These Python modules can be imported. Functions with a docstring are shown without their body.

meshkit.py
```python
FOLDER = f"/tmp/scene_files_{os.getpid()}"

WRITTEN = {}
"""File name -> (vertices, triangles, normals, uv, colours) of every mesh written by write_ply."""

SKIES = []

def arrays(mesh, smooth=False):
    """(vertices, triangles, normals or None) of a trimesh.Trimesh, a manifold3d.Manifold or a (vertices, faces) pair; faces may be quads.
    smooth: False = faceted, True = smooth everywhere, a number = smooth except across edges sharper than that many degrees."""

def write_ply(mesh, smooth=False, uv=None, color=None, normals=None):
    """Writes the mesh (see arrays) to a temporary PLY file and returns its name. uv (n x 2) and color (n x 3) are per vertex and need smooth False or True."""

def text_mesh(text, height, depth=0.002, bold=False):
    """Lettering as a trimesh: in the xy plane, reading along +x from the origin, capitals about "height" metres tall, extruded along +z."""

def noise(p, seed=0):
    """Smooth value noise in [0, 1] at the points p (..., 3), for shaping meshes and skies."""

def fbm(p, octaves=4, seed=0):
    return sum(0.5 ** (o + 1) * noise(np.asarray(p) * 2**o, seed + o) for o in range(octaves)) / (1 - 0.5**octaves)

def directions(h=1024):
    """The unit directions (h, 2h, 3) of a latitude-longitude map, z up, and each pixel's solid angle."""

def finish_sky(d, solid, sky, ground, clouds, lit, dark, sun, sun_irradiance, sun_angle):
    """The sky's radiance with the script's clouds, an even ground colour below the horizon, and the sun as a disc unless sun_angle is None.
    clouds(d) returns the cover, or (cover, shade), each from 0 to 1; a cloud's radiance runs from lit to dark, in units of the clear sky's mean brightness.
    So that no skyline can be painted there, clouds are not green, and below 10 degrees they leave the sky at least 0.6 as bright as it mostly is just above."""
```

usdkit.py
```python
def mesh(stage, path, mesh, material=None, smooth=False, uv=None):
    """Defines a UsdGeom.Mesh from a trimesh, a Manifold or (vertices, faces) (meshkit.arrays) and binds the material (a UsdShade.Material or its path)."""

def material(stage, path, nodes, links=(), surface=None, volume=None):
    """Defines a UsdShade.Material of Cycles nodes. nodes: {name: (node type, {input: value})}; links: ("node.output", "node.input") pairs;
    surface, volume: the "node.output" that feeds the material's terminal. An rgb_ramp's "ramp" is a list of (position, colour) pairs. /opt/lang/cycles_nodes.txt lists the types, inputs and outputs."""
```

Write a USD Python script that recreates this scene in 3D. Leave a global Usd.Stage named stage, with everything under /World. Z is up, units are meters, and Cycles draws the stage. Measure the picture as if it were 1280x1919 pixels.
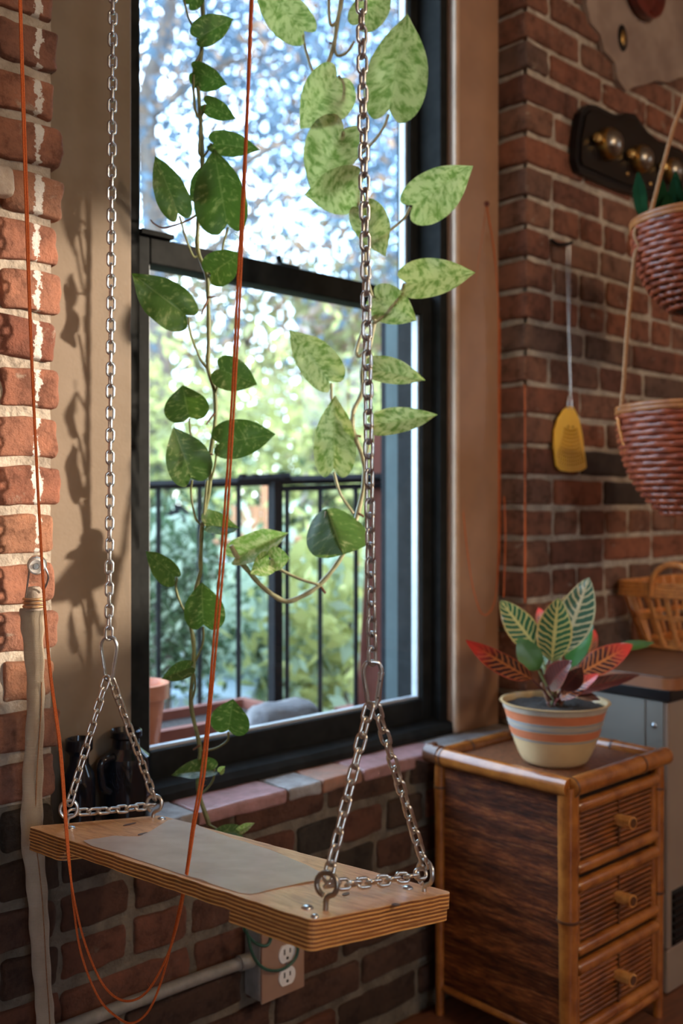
import math, random
import numpy as np, trimesh, usdkit
import shapely.geometry as sg
from shapely import affinity
from meshkit import fbm
from pxr import Usd, UsdGeom, UsdLux, UsdShade, Gf

stage = Usd.Stage.CreateInMemory()
UsdGeom.SetStageUpAxis(stage, UsdGeom.Tokens.z)
UsdGeom.Xform.Define(stage, '/World')

# ---------------------------------------------------------------- camera, sky, sun, exposure
FPX, HY, CAMZ = 1866.0, 945.0, 0.97
RIGHT = np.array([0.7314, -0.6820, 0.0]); FWD = np.array([0.6820, 0.7314, 0.0]); UP = np.array([0, 0, 1.0])
CAM = np.array([0, 0, CAMZ])
cam = UsdGeom.Camera.Define(stage, '/World/camera')
cam.CreateFocalLengthAttr(35.0)
cam.CreateHorizontalApertureAttr(1280 / FPX * 35.0)
cam.CreateVerticalApertureOffsetAttr(-(959.5 - HY) / FPX * 35.0)
cam.CreateFStopAttr(3.6)
cam.CreateFocusDistanceAttr(1.2)
cam.CreateExposureAttr(0.55)
M4 = np.eye(4); M4[0, :3] = RIGHT; M4[1, :3] = UP; M4[2, :3] = -FWD; M4[3, :3] = CAM
cam.AddTransformOp().Set(Gf.Matrix4d(*M4.ravel().tolist()))

SUN_TRAVEL = np.array([-0.76, 0.65, -0.165])
SUN_POWER, SUN_COLOR = 1.35, (1.0, 0.84, 0.66)
SKY_POWER = 0.50
FILL_LAMP_POWER = 85.0

sky = UsdLux.DomeLight.Define(stage, '/World/sky')
sky_mat = usdkit.material(stage, '/World/Looks/sky', {
    "s": ("sky_texture", {"sky_type": "multiple_scattering", "sun_disc": False, "sun_elevation": 0.35, "sun_rotation": 3.9}),
    "tc": ("texture_coordinate", {}), "n": ("noise_texture", {"scale": 2.2, "detail": 5.0, "roughness": 0.6}),
    "r": ("rgb_ramp", {"ramp": [(0.0, (0, 0, 0)), (0.40, (0.10, 0.10, 0.10)), (0.62, (1, 1, 1)), (1, (1, 1, 1))]}),
    "m": ("mix_color", {"b": (10.5, 13.0, 15.5), "use_clamp": False}),
    "b": ("background_shader", {"strength": SKY_POWER})},
    [("tc.generated", "n.vector"), ("n.fac", "r.fac"), ("r.color", "m.fac"), ("s.color", "m.a"), ("m.result", "b.color")], surface="b.background")
UsdShade.MaterialBindingAPI.Apply(sky.GetPrim()).Bind(sky_mat)

sun = UsdLux.DistantLight.Define(stage, '/World/sun')
sun.CreateIntensityAttr(SUN_POWER); sun.CreateAngleAttr(1.5); sun.CreateNormalizeAttr(True); sun.CreateColorAttr(Gf.Vec3f(*SUN_COLOR))
zax = -SUN_TRAVEL / np.linalg.norm(SUN_TRAVEL); xax = np.cross(UP, zax); xax /= np.linalg.norm(xax); yax = np.cross(zax, xax)
S4 = np.eye(4); S4[0, :3] = xax; S4[1, :3] = yax; S4[2, :3] = zax; S4[3, :3] = [3, -2, 4]
sun.AddTransformOp().Set(Gf.Matrix4d(*S4.ravel().tolist()))

# ---------------------------------------------------------------- helpers
def at(px, py, q):
    """The point of the place seen at a pixel of the photograph, q metres in front of the camera."""
    return q * (FWD + (px - 640) / FPX * RIGHT) + np.array([0, 0, CAMZ + q * (HY - py) / FPX])
def on_y(px, py, Y):
    """... on the vertical plane at that y."""
    k = (px - 640) / FPX
    X = Y * (0.682 + 0.7314 * k) / (0.7314 - 0.682 * k)
    return at(px, py, 0.682 * X + 0.7314 * Y)
def on_plane(px, py, o, n):
    d = at(px, py, 1.0) - CAM
    return CAM + d * (np.dot(np.asarray(o) - CAM, n) / np.dot(d, n))

taken = {}
def numbered(parent, name):
    k = (parent, name); i = taken.get(k, 0); taken[k] = i + 1
    return name if i == 0 else f'{name}_{i:03d}'
BASE = {}
def setd(p, **kw):
    for k, v in kw.items():
        if v is not None: p.SetCustomDataByKey(k, v)
def thing(name, label=None, cat=None, base=(0, 0, 0), group=None, kind=None):
    n = numbered('/World', name); path = '/World/' + n
    x = UsdGeom.Xform.Define(stage, path); x.AddTranslateOp().Set(Gf.Vec3d(*map(float, base)))
    BASE[path] = np.asarray(base, float)
    setd(x.GetPrim(), label=label, category=cat, group=group, kind=kind)
    return path
def sub(parent, name):
    path = parent + '/' + numbered(parent, name); UsdGeom.Xform.Define(stage, path); BASE[path] = BASE[parent]
    return path
def part(parent, name, mesh, material, smooth=False, uv=None, label=None, kind=None):
    path = parent + '/' + numbered(parent, name)
    if isinstance(mesh, trimesh.Trimesh): v, f = np.array(mesh.vertices), np.array(mesh.faces)
    else: v, f = np.asarray(mesh[0], float), np.asarray(mesh[1], int)
    m = usdkit.mesh(stage, path, (v - BASE[parent], f), material, smooth=smooth, uv=uv)
    BASE[path] = BASE[parent]
    setd(m.GetPrim(), label=label, kind=kind)
    return path
def single(name, mesh, material, label=None, cat=None, smooth=False, group=None, kind=None, uv=None):
    path = '/World/' + numbered('/World', name)
    m = usdkit.mesh(stage, path, mesh, material, smooth=smooth, uv=uv)
    setd(m.GetPrim(), label=label, category=cat, group=group, kind=kind)
    return path

def cat(*ms):
    out = []
    for m in ms: out += list(m) if isinstance(m, list) else [m]
    out = [trimesh.Trimesh(m[0], m[1], process=False) if isinstance(m, tuple) else m for m in out]
    return trimesh.util.concatenate(out)
def box(x0, x1, y0, y1, z0, z1):
    m = trimesh.creation.box([x1 - x0, y1 - y0, z1 - z0]); m.apply_translation([(x0 + x1) / 2, (y0 + y1) / 2, (z0 + z1) / 2]); return m
def rough_box(size, r=0.006, n=3, amp=0.0, freq=20.0, seed=0):
    """A box with rounded, uneven edges, centred on the origin."""
    h = np.asarray(size, float) / 2; r = min(r, h.min() * 0.9)
    ax = []
    for k in range(3):
        inner = np.linspace(-h[k] + r, h[k] - r, n)
        ax.append(np.concatenate([[-h[k], -h[k] + r * 0.35], inner, [h[k] - r * 0.35, h[k]]]))
    V, Fc, off = [], [], 0
    for k in range(3):
        a, b = [(1, 2), (2, 0), (0, 1)][k]
        A, B = np.meshgrid(ax[a], ax[b], indexing='ij')
        for s in (-1, 1):
            p = np.zeros(A.shape + (3,)); p[..., a] = A; p[..., b] = B; p[..., k] = s * h[k]
            na, nb = A.shape; idx = np.arange(na * nb).reshape(na, nb) + off
            q = np.stack([idx[:-1, :-1], idx[1:, :-1], idx[1:, 1:], idx[:-1, 1:]], -1).reshape(-1, 4)
            if s < 0: q = q[:, ::-1]
            V.append(p.reshape(-1, 3)); Fc.append(q); off += na * nb
    v = np.vstack(V); f = np.vstack(Fc)
    c = np.clip(v, -h + r, h - r); d = v - c; L = np.linalg.norm(d, axis=1, keepdims=True)
    v = np.where(L > 1e-9, c + d / np.maximum(L, 1e-9) * np.minimum(L, r), v)
    if amp:
        o = np.array([seed * 7.31, seed * 3.17, seed * 1.93])
        nz = np.stack([fbm(v * freq + o + 11.3 * k, 3, seed) for k in range(3)], -1) - 0.5
        v = v + nz * 2 * amp
    m = trimesh.Trimesh(v, np.vstack([f[:, [0, 1, 2]], f[:, [0, 2, 3]]]), process=False)
    m.merge_vertices(digits_vertex=7); return m
def spline(pts, n=8):
    p = np.asarray(pts, float)
    if len(p) < 3: return np.array([p[0] + (p[-1] - p[0]) * t for t in np.linspace(0, 1, n + 1)])
    e = np.vstack([2 * p[0] - p[1], p, 2 * p[-1] - p[-2]]); out = []
    for i in range(len(p) - 1):
        a, b, c, d = e[i:i + 4]
        for t in np.arange(n) / n:
            out.append(0.5 * (2 * b + (c - a) * t + (2 * a - 5 * b + 4 * c - d) * t * t + (3 * b - a - 3 * c + d) * t ** 3))
    return np.vstack([out, p[-1:]])
def tube(pts, r, n=8, closed=False, flat=1.0):
    """A round (or flattened) tube along a polyline."""
    p = np.asarray(pts, float); N = len(p); r = np.broadcast_to(r, (N,))
    t = (np.roll(p, -1, 0) - np.roll(p, 1, 0)) if closed else np.gradient(p, axis=0)
    t /= np.linalg.norm(t, axis=1, keepdims=True) + 1e-12
    a = np.cross(t[0], [0, 0, 1.0]) if abs(t[0][2]) < 0.9 else np.cross(t[0], [1.0, 0, 0])
    a /= np.linalg.norm(a); A = []
    for i in range(N):
        a = a - t[i] * np.dot(a, t[i]); a /= np.linalg.norm(a) + 1e-12; A.append(a)
    A = np.array(A); B = np.cross(t, A); th = np.arange(n) * 2 * np.pi / n
    v = p[:, None] + r[:, None, None] * (np.cos(th)[None, :, None] * A[:, None] + flat * np.sin(th)[None, :, None] * B[:, None])
    v = v.reshape(-1, 3); f = []
    for i in range(N if closed else N - 1):
        i2 = (i + 1) % N
        for j in range(n):
            j2 = (j + 1) % n
            f += [[i * n + j, i * n + j2, i2 * n + j2], [i * n + j, i2 * n + j2, i2 * n + j]]
    if not closed:
        v = np.vstack([v, p[:1], p[-1:]])
        for j in range(n):
            j2 = (j + 1) % n
            f += [[N * n, j2, j], [N * n + 1, (N - 1) * n + j, (N - 1) * n + j2]]
    return trimesh.Trimesh(v, np.array(f), process=False)
def rod(a, b, r, n=10, r2=None):
    return tube(np.array([a, b], float), [r, r if r2 is None else r2], n)
def lathe(profile, n=40, centre=(0, 0, 0)):
    pr = np.asarray(profile, float); th = np.arange(n) * 2 * np.pi / n
    v = np.stack([pr[:, 0, None] * np.cos(th), pr[:, 0, None] * np.sin(th), np.repeat(pr[:, 1, None], n, 1)], -1).reshape(-1, 3) + np.asarray(centre)
    f = []
    for i in range(len(pr) - 1):
        for j in range(n):
            j2 = (j + 1) % n
            f += [[i * n + j, i * n + j2, (i + 1) * n + j2], [i * n + j, (i + 1) * n + j2, (i + 1) * n + j]]
    return trimesh.Trimesh(v, np.array(f), process=False)
def prism(poly, d):
    ps = list(getattr(poly, 'geoms', [poly]))
    return trimesh.util.concatenate([trimesh.creation.extrude_polygon(g, d, engine='earcut') for g in ps])
def frame_to(m, o, ex, ey, ez):
    v = np.asarray(m.vertices); m2 = m.copy(); m2.vertices = np.asarray(o) + v[:, :1] * ex + v[:, 1:2] * ey + v[:, 2:3] * ez
    return m2
def on_wall(m, Y):
    """A shape drawn in (x, z) with depth along +z becomes one standing on the wall plane y=Y, growing towards the room."""
    v = np.asarray(m.vertices); m2 = m.copy(); m2.vertices = np.stack([v[:, 0], Y - v[:, 2], v[:, 1]], -1); return m2
def unit(v): v = np.asarray(v, float); return v / np.linalg.norm(v)

# ---------------------------------------------------------------- materials
MAT = {}
def mat(name, nodes, links, surface):
    MAT[name] = usdkit.material(stage, '/World/Looks/' + name, nodes, links, surface=surface); return MAT[name]
def simple(name, c1, c2=None, scale=20.0, rough=0.5, metal=0.0, bump=0.0, bscale=120.0, coat=0.0, spec=0.5, stretch=(1, 1, 1), detail=4.0, lo=0.35, hi=0.65, rand=None, sss=0.0):
    """A principled surface whose colour runs between two tones of noise in the place's own metres."""
    n = {"g": ("geometry", {}), "mp": ("mapping", {"scale": stretch}), "n": ("noise_texture", {"scale": scale, "detail": detail, "roughness": 0.6}),
         "r": ("rgb_ramp", {"ramp": [(0, c1), (lo, c1), (hi, c2 or c1), (1, c2 or c1)]}),
         "p": ("principled_bsdf", {"roughness": rough, "metallic": metal, "coat_weight": coat, "specular_ior_level": spec})}
    l = [("g.position", "mp.vector"), ("mp.vector", "n.vector"), ("n.fac", "r.fac")]
    src = "r.color"
    if rand:
        n |= {"oi": ("object_info", {}), "rr": ("rgb_ramp", {"ramp": rand}), "mx": ("mix_color", {"blend_type": "multiply", "fac": 1.0})}
        l += [("oi.random", "rr.fac"), ("r.color", "mx.a"), ("rr.color", "mx.b")]; src = "mx.result"
    l.append((src, "p.base_color"))
    if bump:
        n |= {"bn": ("noise_texture", {"scale": bscale, "detail": 4.0}), "bp": ("bump", {"strength": 1.0, "distance": bump})}
        l += [("mp.vector", "bn.vector"), ("bn.fac", "bp.height"), ("bp.normal", "p.normal")]
    return mat(name, n, l, "p.BSDF")

def brick_mat(name, tones, mortar=(0.42, 0.36, 0.29), smear=0.60, paint=None):
    n = {"g": ("geometry", {}), "oi": ("object_info", {}), "rr": ("rgb_ramp", {"ramp": tones}),
         "n1": ("noise_texture", {"scale": 26.0, "detail": 6.0, "roughness": 0.7}), "r1": ("rgb_ramp", {"ramp": [(0, (0.28, 0.26, 0.26)), (0.36, (0.55, 0.53, 0.52)), (0.48, (0.95, 0.95, 0.95)), (0.60, (1.18, 1.14, 1.10)), (1, (1.7, 1.6, 1.5))]}),
         "m1": ("mix_color", {"blend_type": "multiply", "fac": 1.0, "use_clamp": False}),
         "n2": ("noise_texture", {"scale": 17.0, "detail": 7.0, "roughness": 0.72, "distortion": 0.6}), "r2": ("rgb_ramp", {"ramp": [(0, (0, 0, 0)), (smear, (0, 0, 0)), (smear + 0.05, (0.45, 0.45, 0.45)), (smear + 0.12, (0.8, 0.8, 0.8)), (1, (1, 1, 1))]}),
         "m2": ("mix_color", {"b": mortar}),
         "n3": ("noise_texture", {"scale": 150.0, "detail": 6.0, "roughness": 0.7}), "bp": ("bump", {"distance": 0.0045, "strength": 1.0}),
         "p": ("principled_bsdf", {"roughness": 0.82, "specular_ior_level": 0.3})}
    l = [("oi.random", "rr.fac"), ("g.position", "n1.vector"), ("n1.fac", "r1.fac"), ("rr.color", "m1.a"), ("r1.color", "m1.b"),
         ("g.position", "n2.vector"), ("n2.fac", "r2.fac"), ("r2.color", "m2.fac"), ("m1.result", "m2.a"), ("g.position", "n3.vector"), ("n3.fac", "bp.height"), ("bp.normal", "p.normal")]
    src = "m2.result"
    if paint:      # an old drip of white paint down the face, at x = paint
        n |= {"sx": ("separate_xyz", {}), "dx": ("math", {"math_type": "subtract", "value2": paint}), "ab": ("math", {"math_type": "absolute"}),
              "n4": ("noise_texture", {"scale": 45.0, "detail": 5.0, "roughness": 0.75}), "mm": ("math", {"math_type": "multiply", "value2": 0.036}), "sb": ("math", {"math_type": "subtract"}),
              "off": ("math", {"math_type": "subtract", "value2": 0.0142}), "lt": ("math", {"math_type": "greater_than", "value2": 0.0}),
              "zz": ("math", {"math_type": "greater_than", "value2": 0.885}), "al": ("math", {"math_type": "multiply"}),
              "m4": ("mix_color", {"b": (0.80, 0.77, 0.72)})}
        l += [("g.position", "sx.vector"), ("sx.x", "dx.value1"), ("dx.value", "ab.value1"), ("g.position", "n4.vector"), ("n4.fac", "mm.value1"), ("mm.value", "sb.value1"), ("ab.value", "sb.value2"),
              ("sb.value", "off.value1"), ("off.value", "lt.value1"), ("sx.z", "zz.value1"), ("lt.value", "al.value1"), ("zz.value", "al.value2"), ("al.value", "m4.fac"), (src, "m4.a")]
        src = "m4.result"
    l.append((src, "p.base_color"))
    return mat(name, n, l, "p.BSDF")

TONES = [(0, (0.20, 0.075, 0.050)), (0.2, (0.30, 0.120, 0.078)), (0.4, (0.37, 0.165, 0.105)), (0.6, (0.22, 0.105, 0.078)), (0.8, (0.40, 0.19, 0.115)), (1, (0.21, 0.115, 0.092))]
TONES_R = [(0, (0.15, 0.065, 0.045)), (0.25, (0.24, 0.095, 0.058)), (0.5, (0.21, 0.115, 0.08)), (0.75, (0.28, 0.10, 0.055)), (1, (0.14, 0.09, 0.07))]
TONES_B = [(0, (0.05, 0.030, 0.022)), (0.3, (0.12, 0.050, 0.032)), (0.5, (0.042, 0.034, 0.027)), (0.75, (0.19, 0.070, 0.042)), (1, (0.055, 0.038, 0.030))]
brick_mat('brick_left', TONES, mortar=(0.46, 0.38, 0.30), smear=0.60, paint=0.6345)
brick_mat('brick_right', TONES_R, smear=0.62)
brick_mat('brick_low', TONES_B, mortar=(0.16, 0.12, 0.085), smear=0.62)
simple('brick_black', (0.035, 0.024, 0.02), (0.05, 0.035, 0.03), 30, 0.9, bump=0.002)  # near-black tone for a small group of bricks on the right pier
simple('mortar', (0.50, 0.43, 0.35), (0.30, 0.25, 0.20), 28, 0.95, bump=0.006, bscale=90)
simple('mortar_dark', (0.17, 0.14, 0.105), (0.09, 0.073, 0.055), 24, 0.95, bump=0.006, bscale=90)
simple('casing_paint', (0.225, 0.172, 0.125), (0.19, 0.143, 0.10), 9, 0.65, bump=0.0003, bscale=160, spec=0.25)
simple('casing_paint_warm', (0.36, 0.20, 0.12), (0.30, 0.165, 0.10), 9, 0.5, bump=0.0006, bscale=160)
simple('plaster', (0.55, 0.42, 0.33), (0.48, 0.36, 0.28), 4, 0.9)
simple('ceiling_paint', (0.62, 0.55, 0.47), (0.58, 0.50, 0.43), 4, 0.9)
simple('floor_wood', (0.10, 0.035, 0.018), (0.18, 0.065, 0.03), 14, 0.35, stretch=(1, 8, 1), bump=0.0005)
simple('old_plaster', (0.36, 0.27, 0.215), (0.24, 0.17, 0.135), 9, 0.9, bump=0.004, bscale=40)
simple('frame_black', (0.010, 0.011, 0.011), (0.017, 0.018, 0.018), 30, 0.7, bump=0.0003, spec=0.10)
simple('bead_alloy', (0.50, 0.53, 0.56), (0.42, 0.45, 0.48), 30, 0.35, metal=0.3)
simple('sill_mauve', (0.40, 0.225, 0.23), (0.27, 0.155, 0.15), 30, 0.35, bump=0.002, bscale=70)
simple('sill_grey', (0.33, 0.32, 0.32), (0.20, 0.18, 0.17), 35, 0.5, bump=0.003, bscale=70)
simple('sill_rust', (0.36, 0.17, 0.11), (0.25, 0.15, 0.11), 35, 0.6, bump=0.002, bscale=70)
simple('zinc', (0.66, 0.70, 0.74), (0.48, 0.51, 0.54), 160, 0.25, metal=1.0)
simple('zinc_warm', (0.68, 0.66, 0.62), (0.52, 0.50, 0.46), 160, 0.25, metal=1.0)
simple('steel', (0.60, 0.64, 0.67), (0.50, 0.53, 0.55), 100, 0.25, metal=1.0)
simple('rust_wire', (0.42, 0.22, 0.10), (0.60, 0.40, 0.24), 120, 0.45, metal=0.7)
simple('dark_steel', (0.26, 0.24, 0.21), (0.34, 0.31, 0.27), 100, 0.3, metal=1.0)
simple('brass', (0.55, 0.36, 0.13), (0.40, 0.25, 0.09), 60, 0.28, metal=1.0)
simple('black_gloss', (0.007, 0.006, 0.006), (0.009, 0.007, 0.007), 10, 0.25, spec=0.25)
simple('black_glass', (0.004, 0.006, 0.010), (0.006, 0.008, 0.012), 10, 0.06)
simple('black_wood', (0.007, 0.006, 0.006), (0.012, 0.008, 0.007), 20, 0.4, spec=0.2)
simple('porcelain', (0.78, 0.77, 0.74), (0.70, 0.68, 0.65), 40, 0.25)
simple('ivory_plastic', (0.70, 0.63, 0.52), (0.66, 0.59, 0.48), 20, 0.4)
simple('outlet_plate', (0.33, 0.20, 0.14), (0.29, 0.17, 0.115), 20, 0.45)
simple('slot_dark', (0.01, 0.01, 0.01), None, 10, 0.8)
simple('conduit_grey', (0.17, 0.16, 0.14), (0.24, 0.22, 0.20), 40, 0.5, bump=0.0005)
simple('green_wire', (0.016, 0.06, 0.04), (0.025, 0.09, 0.06), 60, 0.35)
simple('orange_cord', (0.74, 0.17, 0.030), (0.55, 0.10, 0.018), 700, 0.7, bump=0.0006, bscale=900)
simple('rope_tan', (0.40, 0.21, 0.10), (0.28, 0.13, 0.055), 260, 0.85, bump=0.002, bscale=300)
simple('stem_green', (0.20, 0.23, 0.085), (0.13, 0.14, 0.06), 60, 0.45, sss=0)
simple('stem_pale', (0.40, 0.40, 0.24), (0.25, 0.24, 0.13), 50, 0.42)
simple('root_brown', (0.14, 0.06, 0.03), (0.20, 0.09, 0.045), 60, 0.7)
simple('bamboo', (0.40, 0.140, 0.026), (0.17, 0.044, 0.010), 20, 0.22, coat=0.6, stretch=(1, 1, 1), lo=0.3, hi=0.7, bump=0.0004, bscale=40)
simple('knob_tan', (0.62, 0.30, 0.085), (0.46, 0.19, 0.05), 90, 0.35, coat=0.3)
simple('bamboo_dark', (0.10, 0.034, 0.012), (0.06, 0.020, 0.008), 30, 0.3, coat=0.2)
simple('slat_bamboo', (0.26, 0.082, 0.019), (0.12, 0.034, 0.010), 26, 0.3, coat=0.2, rand=[(0, (0.7, 0.7, 0.7)), (1, (1.15, 1.1, 1.0))])
simple('cabinet_inner', (0.03, 0.012, 0.006), None, 10, 0.7)
simple('cork_top', (0.23, 0.085, 0.032), (0.10, 0.035, 0.014), 150, 0.5, bump=0.001, bscale=220)
simple('pot_cream', (0.50, 0.34, 0.17), (0.56, 0.39, 0.20), 16, 0.3, coat=0.2)
simple('pot_terracotta', (0.48, 0.155, 0.07), (0.42, 0.12, 0.05), 20, 0.35)
simple('pot_slate', (0.22, 0.23, 0.24), (0.28, 0.28, 0.27), 20, 0.35)
simple('pot_rim', (0.40, 0.34, 0.27), (0.34, 0.28, 0.22), 20, 0.35)
simple('soil', (0.018, 0.014, 0.012), (0.05, 0.04, 0.035), 90, 0.9, bump=0.006, bscale=130)
simple('counter_wood', (0.16, 0.075, 0.042), (0.105, 0.048, 0.028), 10, 0.4, stretch=(1, 6, 6))
simple('counter_edge', (0.30, 0.115, 0.045), (0.22, 0.08, 0.032), 10, 0.35)
simple('white_enamel', (0.25, 0.185, 0.145), (0.225, 0.165, 0.13), 6, 0.4)
simple('grey_enamel', (0.19, 0.175, 0.15), (0.17, 0.155, 0.13), 6, 0.4)
simple('wicker', (0.74, 0.30, 0.075), (0.50, 0.175, 0.042), 60, 0.45, coat=0.1, bump=0.0008, bscale=200)
simple('wicker_red', (0.26, 0.05, 0.016), (0.13, 0.022, 0.009), 50, 0.4, coat=0.15, bump=0.0008, bscale=200)
simple('rim_brown', (0.34, 0.12, 0.030), (0.24, 0.075, 0.02), 50, 0.45)
simple('yellow_plastic', (0.92, 0.56, 0.045), (0.86, 0.50, 0.04), 20, 0.4)
simple('red_enamel', (0.16, 0.025, 0.016), (0.10, 0.018, 0.012), 20, 0.35)
simple('leaf_dark', (0.006, 0.026, 0.010), (0.010, 0.040, 0.014), 20, 0.85, spec=0.03)
simple('pale_stone', (0.48, 0.40, 0.33), (0.36, 0.29, 0.23), 40, 0.8, bump=0.002)

# window glass
mat('pane_glass', {"lw": ("layer_weight", {"blend": 0.5}), "pw": ("math", {"math_type": "power", "value2": 4.0}), "f": ("math", {"math_type": "multiply_add", "value2": 0.75, "value3": 0.02, "use_clamp": True}), "t": ("transparent_bsdf", {"color": (0.95, 0.98, 1.0)}), "gl": ("glossy_bsdf", {"roughness": 0.02, "color": (0.55, 0.6, 0.65)}), "m": ("mix_closure", {})},
    [("lw.facing", "pw.value1"), ("pw.value", "f.value1"), ("f.value", "m.fac"), ("t.BSDF", "m.closure1"), ("gl.BSDF", "m.closure2")], "m.closure")

# linen fire hose
mat('linen', {"uv": ("uvmap", {}), "mp": ("mapping", {"scale": (1, 1, 1)}), "w1": ("wave_texture", {"bands_direction": "x", "scale": 2.6, "distortion": 0.4}), "w2": ("wave_texture", {"bands_direction": "y", "scale": 110.0, "distortion": 0.4}),
               "mul": ("math", {"math_type": "multiply"}), "g": ("geometry", {}), "n": ("noise_texture", {"scale": 35.0, "detail": 5.0}),
               "r": ("rgb_ramp", {"ramp": [(0, (0.36, 0.28, 0.19)), (0.5, (0.50, 0.41, 0.30)), (1, (0.60, 0.50, 0.38))]}), "bp": ("bump", {"distance": 0.0007, "strength": 0.8}), "p": ("principled_bsdf", {"roughness": 0.9, "sheen_weight": 0.2})},
    [("uv.UV", "w1.vector"), ("uv.UV", "w2.vector"), ("w1.fac", "mul.value1"), ("w2.fac", "mul.value2"), ("g.position", "n.vector"), ("n.fac", "r.fac"), ("r.color", "p.base_color"), ("mul.value", "bp.height"), ("bp.normal", "p.normal")], "p.BSDF")

# plywood: laminations on the edges, face veneer on top
mat('plywood', {"uv": ("uvmap", {}), "sx": ("separate_xyz", {}), "g": ("geometry", {}), "n0": ("noise_texture", {"scale": 9.0, "detail": 3.0}), "nm": ("math", {"math_type": "multiply", "value2": 0.0011}), "mpe": ("mapping", {"scale": (16, 420, 1)}), "ne": ("noise_texture", {"scale": 1.0, "detail": 5.0, "roughness": 0.7}), "re": ("rgb_ramp", {"ramp": [(0, (0.10, 0.07, 0.05)), (0.34, (0.38, 0.32, 0.28)), (0.46, (0.95, 0.93, 0.9)), (0.62, (1.15, 1.1, 1.05)), (1, (1.35, 1.25, 1.15))]}), "me": ("mix_color", {"blend_type": "multiply", "fac": 1.0, "use_clamp": False}),
                "ad": ("math", {"math_type": "add"}), "sc": ("math", {"math_type": "multiply", "value2": 262.0}), "fr": ("math", {"math_type": "fraction"}),
                "lay": ("rgb_ramp", {"ramp": [(0, (0.78, 0.44, 0.15)), (0.36, (0.70, 0.35, 0.10)), (0.44, (0.07, 0.020, 0.006)), (0.60, (0.22, 0.07, 0.018)), (0.86, (0.30, 0.10, 0.028)), (0.95, (0.08, 0.024, 0.008)), (1, (0.74, 0.40, 0.13))]}),
                "mp": ("mapping", {"scale": (14, 3.0, 14)}), "n1": ("noise_texture", {"scale": 5.0, "detail": 8.0, "roughness": 0.65, "distortion": 0.8}),
                "top": ("rgb_ramp", {"ramp": [(0, (0.30, 0.11, 0.035)), (0.38, (0.56, 0.26, 0.095)), (0.52, (0.76, 0.39, 0.15)), (0.70, (0.84, 0.52, 0.26)), (1, (0.86, 0.58, 0.34))]}),
                "sn": ("separate_xyz", {}), "up": ("math", {"math_type": "greater_than", "value2": 0.7}), "mx": ("mix_color", {}),
                "n3": ("noise_texture", {"scale": 60.0, "detail": 5.0}), "bp": ("bump", {"distance": 0.0007}), "p": ("principled_bsdf", {"roughness": 0.34, "coat_weight": 0.28, "coat_roughness": 0.15})},
    [("uv.UV", "sx.vector"), ("g.position", "n0.vector"), ("n0.fac", "nm.value1"), ("sx.y", "ad.value1"), ("nm.value", "ad.value2"), ("ad.value", "sc.value1"), ("sc.value", "fr.value1"), ("fr.value", "lay.fac"), ("uv.UV", "mpe.vector"), ("mpe.vector", "ne.vector"), ("ne.fac", "re.fac"), ("lay.color", "me.a"), ("re.color", "me.b"),
     ("g.position", "mp.vector"), ("mp.vector", "n1.vector"), ("n1.fac", "top.fac"), ("g.normal", "sn.vector"), ("sn.z", "up.value1"), ("up.value", "mx.fac"), ("me.result", "mx.a"), ("top.color", "mx.b"), ("mx.result", "p.base_color"),
     ("mp.vector", "n3.vector"), ("n3.fac", "bp.height"), ("bp.normal", "p.normal")], "p.BSDF")
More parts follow.
